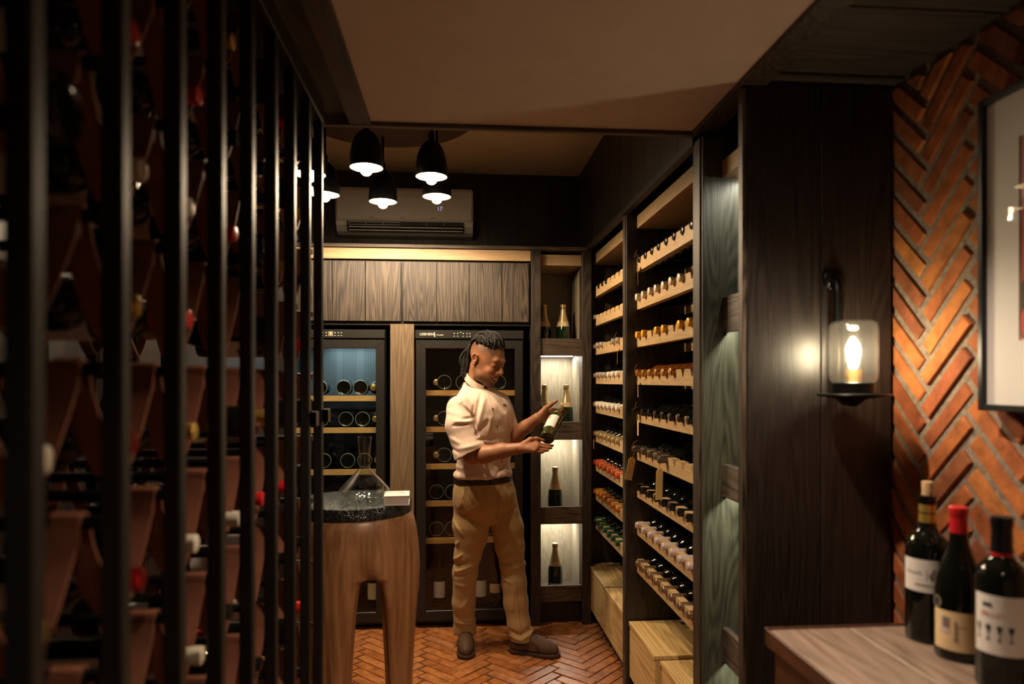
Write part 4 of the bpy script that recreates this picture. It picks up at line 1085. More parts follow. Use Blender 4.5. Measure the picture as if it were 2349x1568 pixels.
for i in range(4):
    vs, fs = goblet(.0085, .027); wrap_print(B3, pb, 'goblet', 'ink_soft' if i < 1 else 'ink', vs, fs, FA - 0.98 + .41 * i, 0.103)
B4 = bottle('wine_bottle', 'bordeaux', 'dark', 'black', loc=(1.075, 1.135, TZ), seg=32); tag(B4, 'dark bottle cut by the right edge of the photo', 'wine bottle', 'bottles on the side table')
B4.scale = (1.05, 1.05, 1.0)

# ================================================================== framed picture on the brick wall
pf = empty('picture_frame', (1.2, 1.15, 1.75)); tag(pf, 'black framed red print with wide white mount on brick wall', 'picture')
py0, py1, pz0, pz1, px0, px1 = 0.84, 1.447, 1.404, 2.097, 1.172, 1.213
for nm, a in (('frame_side', (px0, px1, py1 - .014, py1, pz0, pz1)), ('frame_side', (px0, px1, py0, py0 + .014, pz0, pz1)), ('frame_rail', (px0, px1, py0 + .014, py1 - .014, pz0, pz0 + .014)), ('frame_rail', (px0, px1, py0 + .014, py1 - .014, pz1 - .014, pz1))):
    box(nm, 'black_plastic', *a, pf, 0.0015)
iy0, iy1, iz0, iz1 = 0.945, 1.347, 1.555, 1.986
for a in ((py0 + .014, iy0, pz0 + .014, pz1 - .014), (iy1, py1 - .014, pz0 + .014, pz1 - .014), (iy0, iy1, pz0 + .014, iz0), (iy0, iy1, iz1, pz1 - .014)):
    box('mount', 'paper_white', px0 + .012, px0 + .016, *a, pf)
plain('print_red', (0.42, 0.05, 0.05), 0.6, noise=0.3, nscale=5)
plain('print_rose', (0.5, 0.2, 0.18), 0.6, noise=0.2, nscale=6)
plain('print_dark', (0.03, 0.012, 0.018), 0.6, noise=0.3, nscale=14)
plain('print_bright', (0.6, 0.02, 0.025), 0.6)
box('mount_bevel', 'paper_cream', px0 + .0165, px0 + .018, iy0 - .004, iy1 + .004, iz0 - .004, iz1 + .004, pf)
pr_ = box('print', 'print_red', px0 + .0145, px0 + .0163, iy0 + .004, iy1 - .004, iz0 + .004, iz1 - .004, pf)
xq = px0 + .0143
def pshape(poly, mat, d): MB().prism(poly, xq - .0001 * d, xq - .0001 * d + .0001, 'x').build('printed_shape', mat, pr_)
pshape([(iy0 + .004, 1.80), (iy1 - .004, 1.83), (iy1 - .004, iz1 - .004), (iy0 + .004, iz1 - .004)], 'print_rose', 1)
pshape([(iy1 - .14, iz0 + .02), (iy1 - .004, iz0 + .01), (iy1 - .004, 1.675), (iy1 - .02, 1.69), (iy1 - .14, 1.68)], 'print_dark', 2)
for (cy, cz, ry_, rz_) in ((iy1 - .03, 1.592, .032, .034), (iy1 - .10, 1.60, .03, .035), (iy1 - .2, 1.62, .05, .05), (iy1 - .08, 1.66, .05, .012)):
    pshape([(min(iy1 - .0045, cy + ry_ * math.cos(t * PI / 12)), max(iz0 + .005, cz + rz_ * math.sin(t * PI / 12))) for t in range(24)], 'print_bright', 3)
MB().box(px0 + .004, px0 + .006, py0 + .014, py1 - .014, pz0 + .014, pz1 - .014).build('glazing', 'glazing', pf)

# ================================================================== carved stool table, decanter, book
ST = (-0.402, 2.72); STZ = 1.005
stl = empty('pedestal_table', (ST[0], ST[1], 0)); tag(stl, 'carved solid wood pedestal table with arched legs and dark stone top', 'table')
F = Field((-0.31, -0.31, -0.01), (0.31, 0.31, 0.98), 0.006)
F.loft([(0.0, 0, 0, 0.238, 0.238, 0), (0.2, 0, 0, 0.25, 0.25, 0), (0.5, 0, 0, 0.258, 0.258, 0), (0.72, 0, 0, 0.262, 0.262, 0), (0.86, 0, 0, 0.252, 0.252, 0), (0.95, 0, 0, 0.232, 0.232, 0), (0.962, 0, 0, 0.226, 0.226, 0)])
va = math.atan2(ST[0], ST[1])                       # one arch looks towards the aisle
def arch(ang, off, w0, top):
    ca, sa = math.cos(ang), math.sin(ang)
    def fn(X, Y, Z):
        u = X * ca + Y * sa - off; v_ = -X * sa + Y * ca
        hw = w0 * np.sqrt(np.clip((top - Z) / top, 0, 1)) ** 0.62 * (1 + 0 * v_)
        d = np.abs(u) - hw - 0.28 * np.maximum(np.abs(v_) - .13, 0) ** 1.3
        return np.maximum(d * 0.9, (Z - top) * 0.6)
    F.apply(fn, (-.4, -.4, -.1), (.4, .4, top + .05), 0.05, 'sub')
arch(-va, 0.062, 0.078, 0.745)
arch(-va + PI / 2, 0.0, 0.085, 0.66)
for a in (0.9, 2.3, 3.4, 4.05, 4.95, 5.6):              # shallow carved facets that run down the legs
    c_, s_ = math.cos(a), math.sin(a)
    F.cone((c_ * 0.33, s_ * 0.33, 0.02), (c_ * 0.315, s_ * 0.315, 0.86), 0.085, 0.055, 0.05, 'sub')
me, _ = F.mesh('body', 3); mesh_obj(me, 'body', 'stool_wood', stl)
m, nt, b = _mat('stone_top')
N = nt.nodes; L = nt.links
tc = N.new('ShaderNodeTexCoord'); vo = N.new('ShaderNodeTexVoronoi'); vo.inputs['Scale'].default_value = 140
L.new(tc.outputs['Object'], vo.inputs['Vector'])
rr = N.new('ShaderNodeValToRGB'); rr.color_ramp.elements[0].color = (0.10, 0.12, 0.115, 1); rr.color_ramp.elements[1].color = (0.018, 0.02, 0.02, 1); rr.color_ramp.elements[1].position = 0.55
L.new(vo.outputs['Distance'], rr.inputs['Fac']); L.new(rr.outputs['Color'], b.inputs['Base Color'])
bp2 = N.new('ShaderNodeBump'); bp2.inputs['Strength'].default_value = 0.8; bp2.inputs['Distance'].default_value = 0.004; L.new(vo.outputs['Distance'], bp2.inputs['Height']); L.new(bp2.outputs['Normal'], b.inputs['Normal'])
b.inputs['Roughness'].default_value = 0.22; b.inputs['Metallic'].default_value = 0.35
MB().lathe([(0.222, 0.9605), (0.228, 0.962), (0.229, 1.001), (0.226, 1.005), (0.05, 1.005)], 64).build('stone_slab', 'stone_top', stl, True, world=False)

dc = empty('decanter', (-0.352, 2.690, STZ)); tag(dc, 'clear glass wine decanter with wide base on pedestal table', 'decanter')
out_ = [(0.030, 0.004), (0.050, 0.0), (0.056, 0.003), (0.078, 0.020), (0.097, 0.038), (0.0985, 0.043), (0.094, 0.050), (0.064, 0.082), (0.036, 0.109), (0.0225, 0.125), (0.020, 0.135), (0.0205, 0.155), (0.0228, 0.195), (0.0262, 0.248)]
inn_ = [(0.0248, 0.2485), (0.0214, 0.195), (0.019, 0.155), (0.0185, 0.135), (0.021, 0.1245), (0.0345, 0.1075), (0.0625, 0.080), (0.092, 0.049), (0.0955, 0.043), (0.094, 0.0395), (0.075, 0.0225), (0.054, 0.0075), (0.02, 0.007)]
MB().lathe(out_ + inn_, 64).build('vessel', 'crystal', dc, True, world=False)

bk = empty('book', (-0.222, 2.625, STZ), 0.06); tag(bk, 'thick small white book lying on pedestal table edge', 'book')
bw, bd_, bh = 0.094, 0.115, 0.037
MB().box(-bw / 2, bw / 2, -bd_ / 2, bd_ / 2, bh - .003, bh).build('cover', 'paper_white', bk, world=False, bevel=0.0008)
MB().box(-bw / 2, bw / 2, -bd_ / 2, bd_ / 2, 0.0005, 0.0035).build('back_cover', 'paper_white', bk, world=False, bevel=0.0008)
MB().box(-bw / 2, -bw / 2 + .003, -bd_ / 2, bd_ / 2, 0.0035, bh - .003).build('spine', 'paper_white', bk, world=False)
MB().box(-bw / 2 + .003, bw / 2 - .004, -bd_ / 2 + .003, bd_ / 2 - .003, 0.0035, bh - .003).build('pages', 'book_paper', bk, world=False)
vs, fs = text_mesh('SUZE', 0.026); MB().add([(v[0] + .002, v[1] * 1.0 + .01, bh + .0004) for v in vs], fs).build('title', 'ink', bk, world=False)
vs, fs = rect_grid(0.045, 0.002, 2); MB().add([(v[0] + .002, v[1] + .038, bh + .0004) for v in vs], fs).build('print_line', 'ink_soft', bk, world=False)
# ================================================================== the man with the bottle
from mathutils.bvhtree import BVHTree
MD = 3.63                                             # his distance along the view axis
man = empty('person', (-0.1495 * math.cos(YAW) + MD * math.sin(YAW), 0.1495 * math.sin(YAW) + MD * math.cos(YAW), 0), -YAW)
tag(man, 'man in pale shirt and khaki trousers smiling down at a wine bottle', 'person')
def K(px, py, y):
    """a point of his pose: picture position at depth y (metres beyond his own plane), in his own frame"""
    d = MD + y
    return np.array(((px - 1174.5) * d / FPX + 0.1495, y, CAM_Z - (py - 873) * d / FPX))
plain('shirt', (0.66, 0.50, 0.40), 0.8, noise=0.04, nscale=90, bump=0.05, sheen=0.2)
plain('shirt_seam', (0.5, 0.37, 0.29), 0.8)
plain('khaki', (0.38, 0.245, 0.10), 0.8, noise=0.07, nscale=120, bump=0.06, sheen=0.1)
plain('khaki_seam', (0.19, 0.11, 0.035), 0.8)
plain('suede', (0.075, 0.036, 0.016), 0.75, noise=0.15, nscale=60)
plain('shoe_sole', (0.045, 0.022, 0.011), 0.7)
plain('lace', (0.02, 0.009, 0.006), 0.8)
plain('belt_leather', (0.02, 0.011, 0.008), 0.4)
plain('hair', (0.010, 0.008, 0.007), 0.65, spec=0.25, noise=0.5, nscale=220, bump=0.4)
plain('brow', (0.02, 0.01, 0.006), 0.8)
plain('teeth', (0.8, 0.75, 0.66), 0.3)
plain('button', (0.12, 0.07, 0.04), 0.4)
m, nt, b = _mat('skin')
va_ = nt.nodes.new('ShaderNodeVertexColor'); va_.layer_name = 'tint'
nt.links.new(va_.outputs['Color'], b.inputs['Base Color'])
b.inputs['Roughness'].default_value = 0.5; b.inputs['Subsurface Weight'].default_value = 0.08; b.inputs['Subsurface Radius'].default_value = (0.012, 0.005, 0.003)
b.inputs['Specular IOR Level'].default_value = 0.45

# ---- head frame: F forward, Lf his left, U up
ya, pi_ = math.radians(33), math.radians(21)
HC = K(1117, 825, 0.06)
Fv = np.array((math.cos(ya) * math.cos(pi_), -math.sin(ya) * math.cos(pi_), -math.sin(pi_)))
Uv = np.array((math.cos(ya) * math.sin(pi_), -math.sin(ya) * math.sin(pi_), math.cos(pi_)))
Lv = np.array((math.sin(ya), math.cos(ya), 0.0))
HM = np.array((Fv, Lv, Uv))
def H(u, v, w): return HC + u * Fv + v * Lv + w * Uv

B = Field((-0.26, -0.28, 0.09), (0.45, 0.30, 1.74), 0.003)
# torso core, pelvis and legs inside the clothes
tor = math.atan2(0.75, 0.66)
TS = [(0.945, -.005, .08, .172, .124), (1.0, -.005, .08, .171, .123), (1.10, 0, .08, .178, .126), (1.20, .003, .08, .188, .130), (1.28, 0, .08, .194, .130), (1.35, -.010, .085, .184, .116), (1.39, -.018, .09, .158, .096), (1.415, -.028, .098, .128, .078), (1.44, -.050, .115, .085, .056), (1.462, -.072, .130, .045, .033)]
B.loft([(z, cx, cy, max(.01, a - .022), max(.01, b_ - .022), tor) for z, cx, cy, a, b_ in TS])
B.loft([(0.74, 0, .085, .13, .10, tor), (0.85, 0, .085, .155, .11, tor), (0.95, -.005, .08, .145, .10, tor)], 0.02)
RL = [K(1080, 1190, .05), K(1070, 1310, .08), K(1066, 1452, .16), K(1067, 1478, .19)]
LL = [K(1155, 1190, .12), K(1174, 1310, .09), K(1194, 1455, .075), K(1196, 1480, .075)]
B.chain(RL, [.075, .05, .038, .04], 0.03); B.chain(LL, [.07, .05, .038, .04], 0.03)
# neck and head
B.cone((-.048, .10, 1.41), H(-.035, 0, -.055), .060, .054, .03)
B.ell(H(-.012, 0, .036), (.098, .077, .096), HM, .0)
B.ell(H(.034, 0, -.024), (.060, .057, .084), HM, .035)
B.ell(H(.024, 0, -.060), (.046, .045, .048), HM, .03)
B.ell(H(.064, 0, -.100), (.024, .022, .020), HM, .02)
B.chain([H(-.012, -.057, -.050), H(.015, -.050, -.083), H(.055, -.018, -.112)], [.017, .017, .016], .03)
B.chain([H(-.012, .057, -.050), H(.015, .050, -.083), H(.055, .018, -.112)], [.017, .017, .016], .03)
B.cone(H(.080, -.032, .022), H(.090, 0, .016), .013, .012, .02); B.cone(H(.080, .032, .022), H(.090, 0, .016), .013, .012, .02)
for s in (-1, 1):
    B.ball(H(.098, s * .032, .0), .016, .016, 'sub')
    B.ell(H(.0745, s * .033, -.002), (.0165, .0175, .0135), HM, .006)
    B.ball(H(.066, s * .040, -.042), .020, .025)
B.chain([H(.088, 0, .012), H(.103, 0, -.018), H(.1135, 0, -.034)], [.008, .009, .0125], .012)
for s in (-1, 1):
    B.ball(H(.0985, s * .0135, -.039), .0095, .008)
B.cone(H(.088, 0, -.052), H(.090, 0, -.066), .016, .013, .02)
# mouth: smiling, a little open
up = [H(.072, -.031, -.070), H(.090, -.015, -.0715), H(.096, 0, -.0705), H(.090, .015, -.0715), H(.072, .031, -.070)]
lo_ = [H(.070, -.029, -.075), H(.087, -.015, -.0875), H(.0925, 0, -.0900), H(.087, .015, -.0875), H(.070, .029, -.075)]
B.chain(up, [.003, .0058, .0066, .0058, .003], .006); B.chain(lo_, [.003, .0060, .0072, .0060, .003], .006)
B.chain([H(.078, -.027, -.0725), H(.097, -.012, -.0795), H(.101, 0, -.0802), H(.097, .012, -.0795), H(.078, .027, -.0725)], [.0014, .0050, .0060, .0050, .0014], .003, 'sub')
B.cone(H(.068, -.040, -.040), H(.080, -.034, -.070), .0028, .0022, .010, 'sub'); B.cone(H(.068, .040, -.040), H(.080, .034, -.070), .0028, .0022, .010, 'sub')
# ears
for s in (-1, 1):
    e = lambda u, v, w: H(u - .020, s * (.0755 + v), w - .006)
    B.ell(e(0, .004, 0), (.015, .009, .027), HM, .004)
    B.chain([e(.012, .004, .010), e(.010, .009, .025), e(-.002, .012, .031), e(-.014, .013, .022), e(-.0165, .013, .004), e(-.010, .010, -.016), e(.001, .008, -.028), e(.008, .005, -.024)], [.0035, .0042, .0045, .0045, .0042, .004, .0062, .005], .004)
    B.ell(e(.001, .013, .003), (.0075, .007, .013), HM, .005, 'sub')
# right arm (nearer): upper arm in the sleeve, forearm level, hand under the base of the bottle
SR, ER, WR = K(1056, 945, -.045), K(1083, 1043, -.12), K(1195, 1027, -.200)
B.chain([SR, ER], [.048, .045], .03)
B.chain([ER, K(1112, 1042, -.145), K(1150, 1034, -.172), WR], [.042, .044, .037, .027], .02)
kn = [K(1231, 1016.5, -.190), K(1233, 1022.5, -.204), K(1231, 1028.5, -.218), K(1226, 1033, -.231)]
tp = [K(1268, 1021.5, -.172), K(1265, 1027, -.186), K(1257, 1032.5, -.202), K(1246, 1036.5, -.216)]
B.ell((WR + kn[1]) / 2 + np.array((.006, 0, -.002)), (.040, .030, .017), None, .02)
def finger(a, c, bend, r0, r1, side=np.array((0, 0, 1.0))):
    a = np.array(a); c = np.array(c); p1 = a + (c - a) * .45 - side * bend; p2 = a + (c - a) * .76 - side * bend * .8
    B.chain([a, p1, p2, c], [r0, r0 * .96, r0 * .9, r1], .002)
for i in range(4):
    B.chain([WR + np.array((.008, .012 - .008 * i, .006 - .004 * i)), kn[i]], [.016, .0115], .012)
    finger(kn[i], tp[i], .0035, .0098 - .0005 * i, .0066)
B.chain([K(1203, 1018, -.192), K(1217, 1008, -.182), K(1231, 1006, -.176), K(1247, 1009.5, -.172)], [.018, .0135, .0105, .0078], .008)
# left arm (farther): hand behind the neck of the bottle, thumb raised
SL_, EL, WL_ = K(1143, 940, .185), K(1163, 1012, .13), K(1232, 958, .012)
B.chain([SL_, EL], [.046, .043], .03)
B.chain([EL, K(1182, 998, .10), K(1206, 979, .055), WL_], [.042, .043, .035, .0265], .02)
kl = [K(1264, 938, .055), K(1267, 944.5, .060), K(1266, 951, .060), K(1262, 957, .055)]
ml = [K(1280, 938, .098), K(1284, 945, .100), K(1283, 951.5, .098), K(1277, 958, .090)]
tl = [K(1293, 940, .075), K(1296, 945, .072), K(1294, 953, .070), K(1288, 960, .066)]
B.ell((WL_ + kl[1]) / 2 + np.array((0, .006, 0)), (.036, .022, .030), None, .02)
for i in range(4):
    B.chain([WL_ + np.array((.006, .01, .008 - .007 * i)), kl[i]], [.016, .0115], .012)
    B.chain([kl[i], ml[i], (ml[i] + tl[i]) / 2 + np.array((.006, .004, 0)), tl[i]], [.0100, .0094, .0086, .0066], .002)
B.chain([K(1241, 949, .012), K(1251, 937, .012), K(1263, 928, .012), K(1277, 919.5, .016)], [.019, .0145, .0108, .0076], .008)
me, v = B.mesh('body', 1)
# colouring: stubble at the sides of the head, short beard, lips, palms
nv = len(me.vertices); v = np.empty(nv * 3, np.float32); me.vertices.foreach_get('co', v); v = v.reshape(-1, 3).astype(float)
q = (v - HC) @ HM.T; u_, v_, w_ = q[:, 0], q[:, 1], q[:, 2]
sm = lambda x, a, b: np.clip((x - a) / (b - a), 0, 1) ** 2 * (3 - 2 * np.clip((x - a) / (b - a), 0, 1))
skin = np.array((0.30, 0.128, 0.06)); dark = np.array((0.022, 0.014, 0.010))
nz = vnoise(v[:, 0] * 260, v[:, 1] * 260, v[:, 2] * 260)
head = (np.abs(v_) < .11) & (w_ > -.14) & (u_ > -.13) & (u_ < .14) & (v[:, 2] > 1.4)
scalp = sm(w_ + 0.16 * np.clip(-u_ - .02, 0, 1), .012, .070) * sm(.084 - u_, 0, .022) + sm(w_, .078, .092)
scalp = np.clip(scalp * (0.74 + 0.26 * nz), 0, 1) * head * (w_ > .0)
beard = sm(-w_, .070, .098) * sm(u_, -.01, .025) * (0.75 + 0.25 * nz)
beard = np.maximum(beard, 0.55 * np.exp(-((w_ + .058) / .006) ** 2) * sm(u_, .07, .085) * (np.abs(v_) < .027))
beard = np.maximum(beard, 0.4 * sm(-w_, .04, .075) * sm(.035 - u_, 0, .02) * sm(u_, -.02, -.005)) * head * (v[:, 2] > 1.42)
lip = np.zeros(nv)
for c_ in up + lo_: lip = np.maximum(lip, np.exp(-(((v - c_) ** 2).sum(1)) / .0072 ** 2))
col = np.tile(skin, (nv, 1))
mask = np.clip(scalp * .93 + beard * .88, 0, .95)[:, None]
col = col * (1 - mask) + dark * mask
lm = (np.clip(lip * 1.3, 0, .85) * head)[:, None]; col = col * (1 - lm) + np.array((0.30, 0.095, 0.075)) * lm
col *= (1 + 0.05 * vnoise(v[:, 0] * 60, v[:, 1] * 60, v[:, 2] * 60))[:, None]
palm = (np.exp(-(((v - (WL_ + kl[1]) / 2 - np.array((.01, -.02, 0))) ** 2).sum(1)) / .04 ** 2))[:, None] * .6
col = col * (1 - palm) + np.array((0.46, 0.21, 0.12)) * palm
at_ = me.color_attributes.new('tint', 'FLOAT_COLOR', 'POINT')
at_.data.foreach_set('color', np.concatenate([col, np.ones((nv, 1))], 1).astype(np.float32).ravel())
body = mesh_obj(me, 'body', 'skin', man)
# face details
mth = MB().tube([H(.079, -.019, -.0765), H(.0895, -.010, -.0770), H(.0925, 0, -.0772), H(.0895, .010, -.0770), H(.079, .019, -.0765)], [.002, .0038, .0042, .0038, .002], 8)
mth.build('teeth', 'teeth', body, True, world=False)
for s in (-1, 1):
    MB().tube([H(.082, s * .050, .016), H(.091, s * .036, .026), H(.099, s * .018, .024), H(.101, s * .010, .018)], [.0010, .0020, .0022, .0012], 6).build('eyebrow', 'brow', body, True, world=False)
    MB().tube([H(.079, s * .049, -.006), H(.0865, s * .042, -.0095), H(.0905, s * .033, -.0105), H(.0895, s * .021, -.0075)], [.0008, .0014, .0014, .0008], 6).build('eyelashes', 'brow', body, True, world=False)

# dreadlocks: tied back from the crown, hanging behind the neck
DR = MB(); r3 = random.Random(5)
SC, SRD = np.array((-.012, 0, .036)), np.array((.098, .077, .096))
def scalp_pt(phi, lat, off):
    d_ = np.array((math.cos(phi) * math.cos(lat), math.sin(lat), math.sin(phi) * math.cos(lat)))
    p = SC + d_ * (SRD + off); return H(*p)
for i in range(58):
    lat = r3.uniform(-1.02, 1.02); ph0 = r3.uniform(0.70, 2.2); ph1 = r3.uniform(2.7, 3.15)
    lift = r3.uniform(.003, .020)
    pts = []; n1 = 9
    for k in range(n1):
        t = k / (n1 - 1); ph = ph0 + (ph1 - ph0) * t
        pts.append(scalp_pt(ph, lat * (1 - .55 * t), .001 + lift * math.sin(PI * min(1, t * 1.4 + .08)) + .012 * t))
    end = pts[-1]; hx, hy = r3.uniform(-.062, -.012), r3.uniform(-.03, .05)
    ez = r3.uniform(1.475, 1.56)
    for k in range(1, 10):
        t = k / 9; wob = .004 * math.sin(7 * t + i)
        pts.append(np.array((end[0] + hx * (1 - (1 - t) ** 1.6) + wob, end[1] + hy * t + wob, end[2] + (ez - end[2]) * t ** 1.15)))
    P2 = []; R2 = []
    for a, c in zip(pts, pts[1:]):
        for t in (0, .25, .5, .75): P2.append(a + (c - a) * t)
    r0 = r3.uniform(.0052, .0078)
    R2 = [r0 * (1 + .22 * math.sin(1.9 * j + i)) * (0.5 if j == 0 else (1 if j < len(P2) - 3 else .75)) for j in range(len(P2))]
    DR.tube(P2, R2, 7)
for i in range(40):      # short locks knotted on the crown and the front
    lat = r3.uniform(-1.05, .9); ph0 = r3.uniform(0.62, 1.6)
    pts = [scalp_pt(ph0 + .10 * k + .04 * math.sin(k + i), lat + .05 * math.sin(k * 1.3 + i), .002 + .012 * math.sin(PI * k / 8)) for k in range(9)]
    DR.tube(pts, [.0055 * (1 + .25 * math.sin(2.2 * j + i)) for j in range(9)], 7)
DR.build('dreadlocks', 'hair', body, True, world=False)

# ---- shirt
def fold_lines(F_, lines, ymax=None):
    """soft ridges (+) and creases (-) that run along a line across the cloth"""
    for (x1, y1, x2, y2, wpx, amp) in lines:
        a = K(x1, y1, 0)[[0, 2]]; c = K(x2, y2, 0)[[0, 2]]; w = wpx * MD / FPX
        r = F_._block((min(a[0], c[0]) - 3 * w, -9, min(a[1], c[1]) - 3 * w), (max(a[0], c[0]) + 3 * w, 9 if ymax is None else ymax, max(a[1], c[1]) + 3 * w))
        if r is None: continue
        sl, X, Y, Z = r
        ab = c - a; t = np.clip(((X - a[0]) * ab[0] + (Z - a[1]) * ab[1]) / (ab @ ab), 0, 1)
        d2 = (X - a[0] - t * ab[0]) ** 2 + (Z - a[1] - t * ab[1]) ** 2
        F_.D[sl] -= (1.45 * amp * np.exp(-d2 / w ** 2) * (0.35 + 0.65 * np.sin(PI * np.clip(t * .8 + .15, 0, 1)))).astype(np.float32)
Fs = Field((-0.27, -0.22, 0.93), (0.24, 0.32, 1.50), 0.003)
wv = lambda X, Y, Z: 0.0050 * vnoise(X * 16 + 3, Y * 16, Z * 9) + 0.0026 * vnoise(X * 40 + Z * 14, Y * 40 + 5, Z * 30)
Fs.loft([(z, cx, cy, a, b_, tor) for z, cx, cy, a, b_ in [(0.948, -.005, .08, .176, .128), (0.962, -.005, .08, .185, .136)] + TS[1:]], 0, 'add', wv)
SRt, SRb = K(1053, 936, -.045), K(1076, 1033, -.115)
SLt, SLb = K(1143, 925, .185), K(1160, 985, .135)
G = Field((-0.27, -0.22, 0.93), (0.24, 0.32, 1.50), 0.003)       # the sleeves, hollow and trimmed at the hem
G.chain([SRt, K(1056, 975, -.085), SRb, SRb + (SRb - SRt) * .2], [.066, .075, .080, .082], .02)
ax_ = (SRb - SRt) / np.linalg.norm(SRb - SRt)
hp = K(1083, 1037, -.14); nrm = np.array((.42, -.1, -.85)); nrm /= np.linalg.norm(nrm)
sl, X, Y, Z = G._block((-.3, -.3, .9), (.3, .4, 1.6))
G.D[sl] = np.maximum(G.D[sl], ((X - hp[0]) * nrm[0] + (Y - hp[1]) * nrm[1] + (Z - hp[2]) * nrm[2]) + .002 * vnoise(X * 30, Y * 30, Z * 30))
G.chain([SRb + ax_ * .06, SRb - ax_ * .06], [.077, .068], 0.003, 'sub')
G.chain([SLt, SLb], [.066, .074], .02)
kk = .018
hh = np.maximum(kk - np.abs(Fs.D - G.D), 0) / kk
Fs.D = (np.minimum(Fs.D, G.D) - hh * hh * kk * .25).astype(np.float32)
# neck opening
Fs.cone((-.045, .097, 1.440), H(-.035, 0, -.055), .050, .060, 0.006, 'sub')
fold_lines(Fs, [(1062, 928, 1084, 950, 5, -.006), (1070, 925, 1086, 945, 3, .004), (1068, 958, 1087, 955, 4, -.006), (1050, 962, 1085, 962, 4, .006), (1046, 972, 1080, 968, 3, -.005),
                (1088, 930, 1086, 955, 3, -.006), (1089, 955, 1097, 990, 4, -.010), (1103, 905, 1090, 975, 5, -.007), (1112, 915, 1096, 985, 5, .005), (1120, 965, 1098, 990, 6, -.006), (1128, 955, 1122, 990, 4, .004), (1100, 1003, 1135, 1005, 4, -.005),
                (1040, 1000, 1062, 1010, 5, .004), (1036, 1020, 1060, 1030, 4, -.004), (1062, 1020, 1100, 1012, 5, .005), (1042, 1078, 1075, 1086, 4, -.006), (1048, 1068, 1075, 1074, 4, .005), (1078, 1085, 1140, 1092, 5, .004), (1138, 1090, 1158, 1065, 4, -.006), (1152, 1075, 1170, 1085, 4, .005),
                (1072, 900, 1092, 925, 5, -.004), (1060, 898, 1075, 915, 5, .003), (1146, 905, 1160, 935, 5, -.004), (1160, 950, 1172, 985, 5, .005), (1030, 940, 1055, 945, 5, .003)])
me, _ = Fs.mesh('shirt', 1)
shirt = mesh_obj(me, 'shirt', 'shirt', man)
def surf_of(me):
    return BVHTree.FromPolygons([tuple(x.co) for x in me.vertices], [tuple(p.vertices) for p in me.polygons])
bv = surf_of(shirt.data)
EYE = Vector((0.1495, -MD, CAM_Z))
def on(bv_, px, py, lift=0.0):
    """where the sight line of a picture position meets the cloth"""
    dr = Vector(((px - 1174.5) / FPX, 1.0, -(py - 873) / FPX)).normalized()
    h, n, _, _ = bv_.ray_cast(EYE, dr)
    if h is None: return None, None
    return h + n * lift, n
def seam(bv_, path, r_, name, mat, parent, lift=0.0005, seg=6):
    pts = []
    for (x1, y1), (x2, y2) in zip(path, path[1:]):
        for t in (0, .25, .5, .75):
            h, n = on(bv_, x1 + (x2 - x1) * t, y1 + (y2 - y1) * t, lift)
            if h is not None and (not pts or (h - pts[-1]).length < .05): pts.append(h)
    if len(pts) > 2: return MB().tube(pts, r_, seg).build(name, mat, parent, True, world=False)
plk = [(1118, 898), (1121, 915), (1127, 937), (1133, 960), (1139, 985), (1145, 1008), (1148, 1022)]
seam(bv, plk, .0016, 'placket_edge', 'shirt_seam', shirt)
seam(bv, [(x + 10, y - 1) for x, y in plk], .0009, 'placket_stitch', 'shirt_seam', shirt)
seam(bv, [(1150, 1052), (1150, 1065), (1147, 1080), (1146, 1092)], .0016, 'placket_edge', 'shirt_seam', shirt)
seam(bv, [(1066, 872), (1076, 893), (1086, 922), (1091, 948), (1096, 975), (1099, 990)], .0012, 'armhole_seam', 'shirt_seam', shirt)
seam(bv, [(1161, 954), (1174, 962)], .001, 'pocket_edge', 'shirt_seam', shirt)
for (x, y) in ((1130, 937), (1140, 977), (1150, 1017), (1151, 1057)):
    h, n = on(bv, x, y, .001)
    if h is None: continue
    o = MB().lathe([(.0048, 0), (.0050, .0012), (.0042, .0022), (.003, .0016)], 14).build('button', 'button', shirt, True, world=False)
    o.location = h; o.rotation_euler = n.to_track_quat('Z', 'Y').to_euler()
h, n = on(bv, 1157, 929, .0015)
if h is not None:
    o = MB().box(-.014, .014, -.006, .006, 0, .002).build('name_tag', 'chrome', shirt, world=False, bevel=.0006); o.location = h
    o.rotation_euler = n.to_track_quat('Z', 'Y').to_euler()
    e = MB().box(-.009, -.003, -.003, .003, .002, .0024).build('tag_mark', 'ink', o, world=False); e = MB().box(.0, .010, -.0012, .0012, .002, .0024).build('tag_mark', 'ink', o, world=False)
# stand collar: a tilted band round the neck, open at the throat
cl = MB(); nC = 40; vs = []
CC = np.array((-.040, .088, 1.470)); fdir = np.array((.75, -.66, 0)); ldir = np.array((.66, .75, 0))
axn = np.array((.30, -.25, .92)); axn /= np.linalg.norm(axn)
for k in range(nC + 1):
    a = math.radians(14) + math.radians(332) * k / nC
    for (rr_, hh) in ((.0655, -.018), (.0622, .017), (.0588, .017), (.0620, -.018)):
        p = CC + fdir * rr_ * 1.03 * math.cos(a) + ldir * rr_ * .98 * math.sin(a) + np.array((0, 0, -.043 * math.cos(a))) + axn * hh
        vs.append(tuple(p))
fs = []
for k in range(nC):
    for j in range(4): fs.append((4 * k + j, 4 * k + (j + 1) % 4, 4 * k + 4 + (j + 1) % 4, 4 * k + 4 + j))
fs += [(0, 1, 2, 3), (4 * nC + 3, 4 * nC + 2, 4 * nC + 1, 4 * nC)]
cl.add(vs, fs).build('collar', 'shirt', shirt, True, world=False)

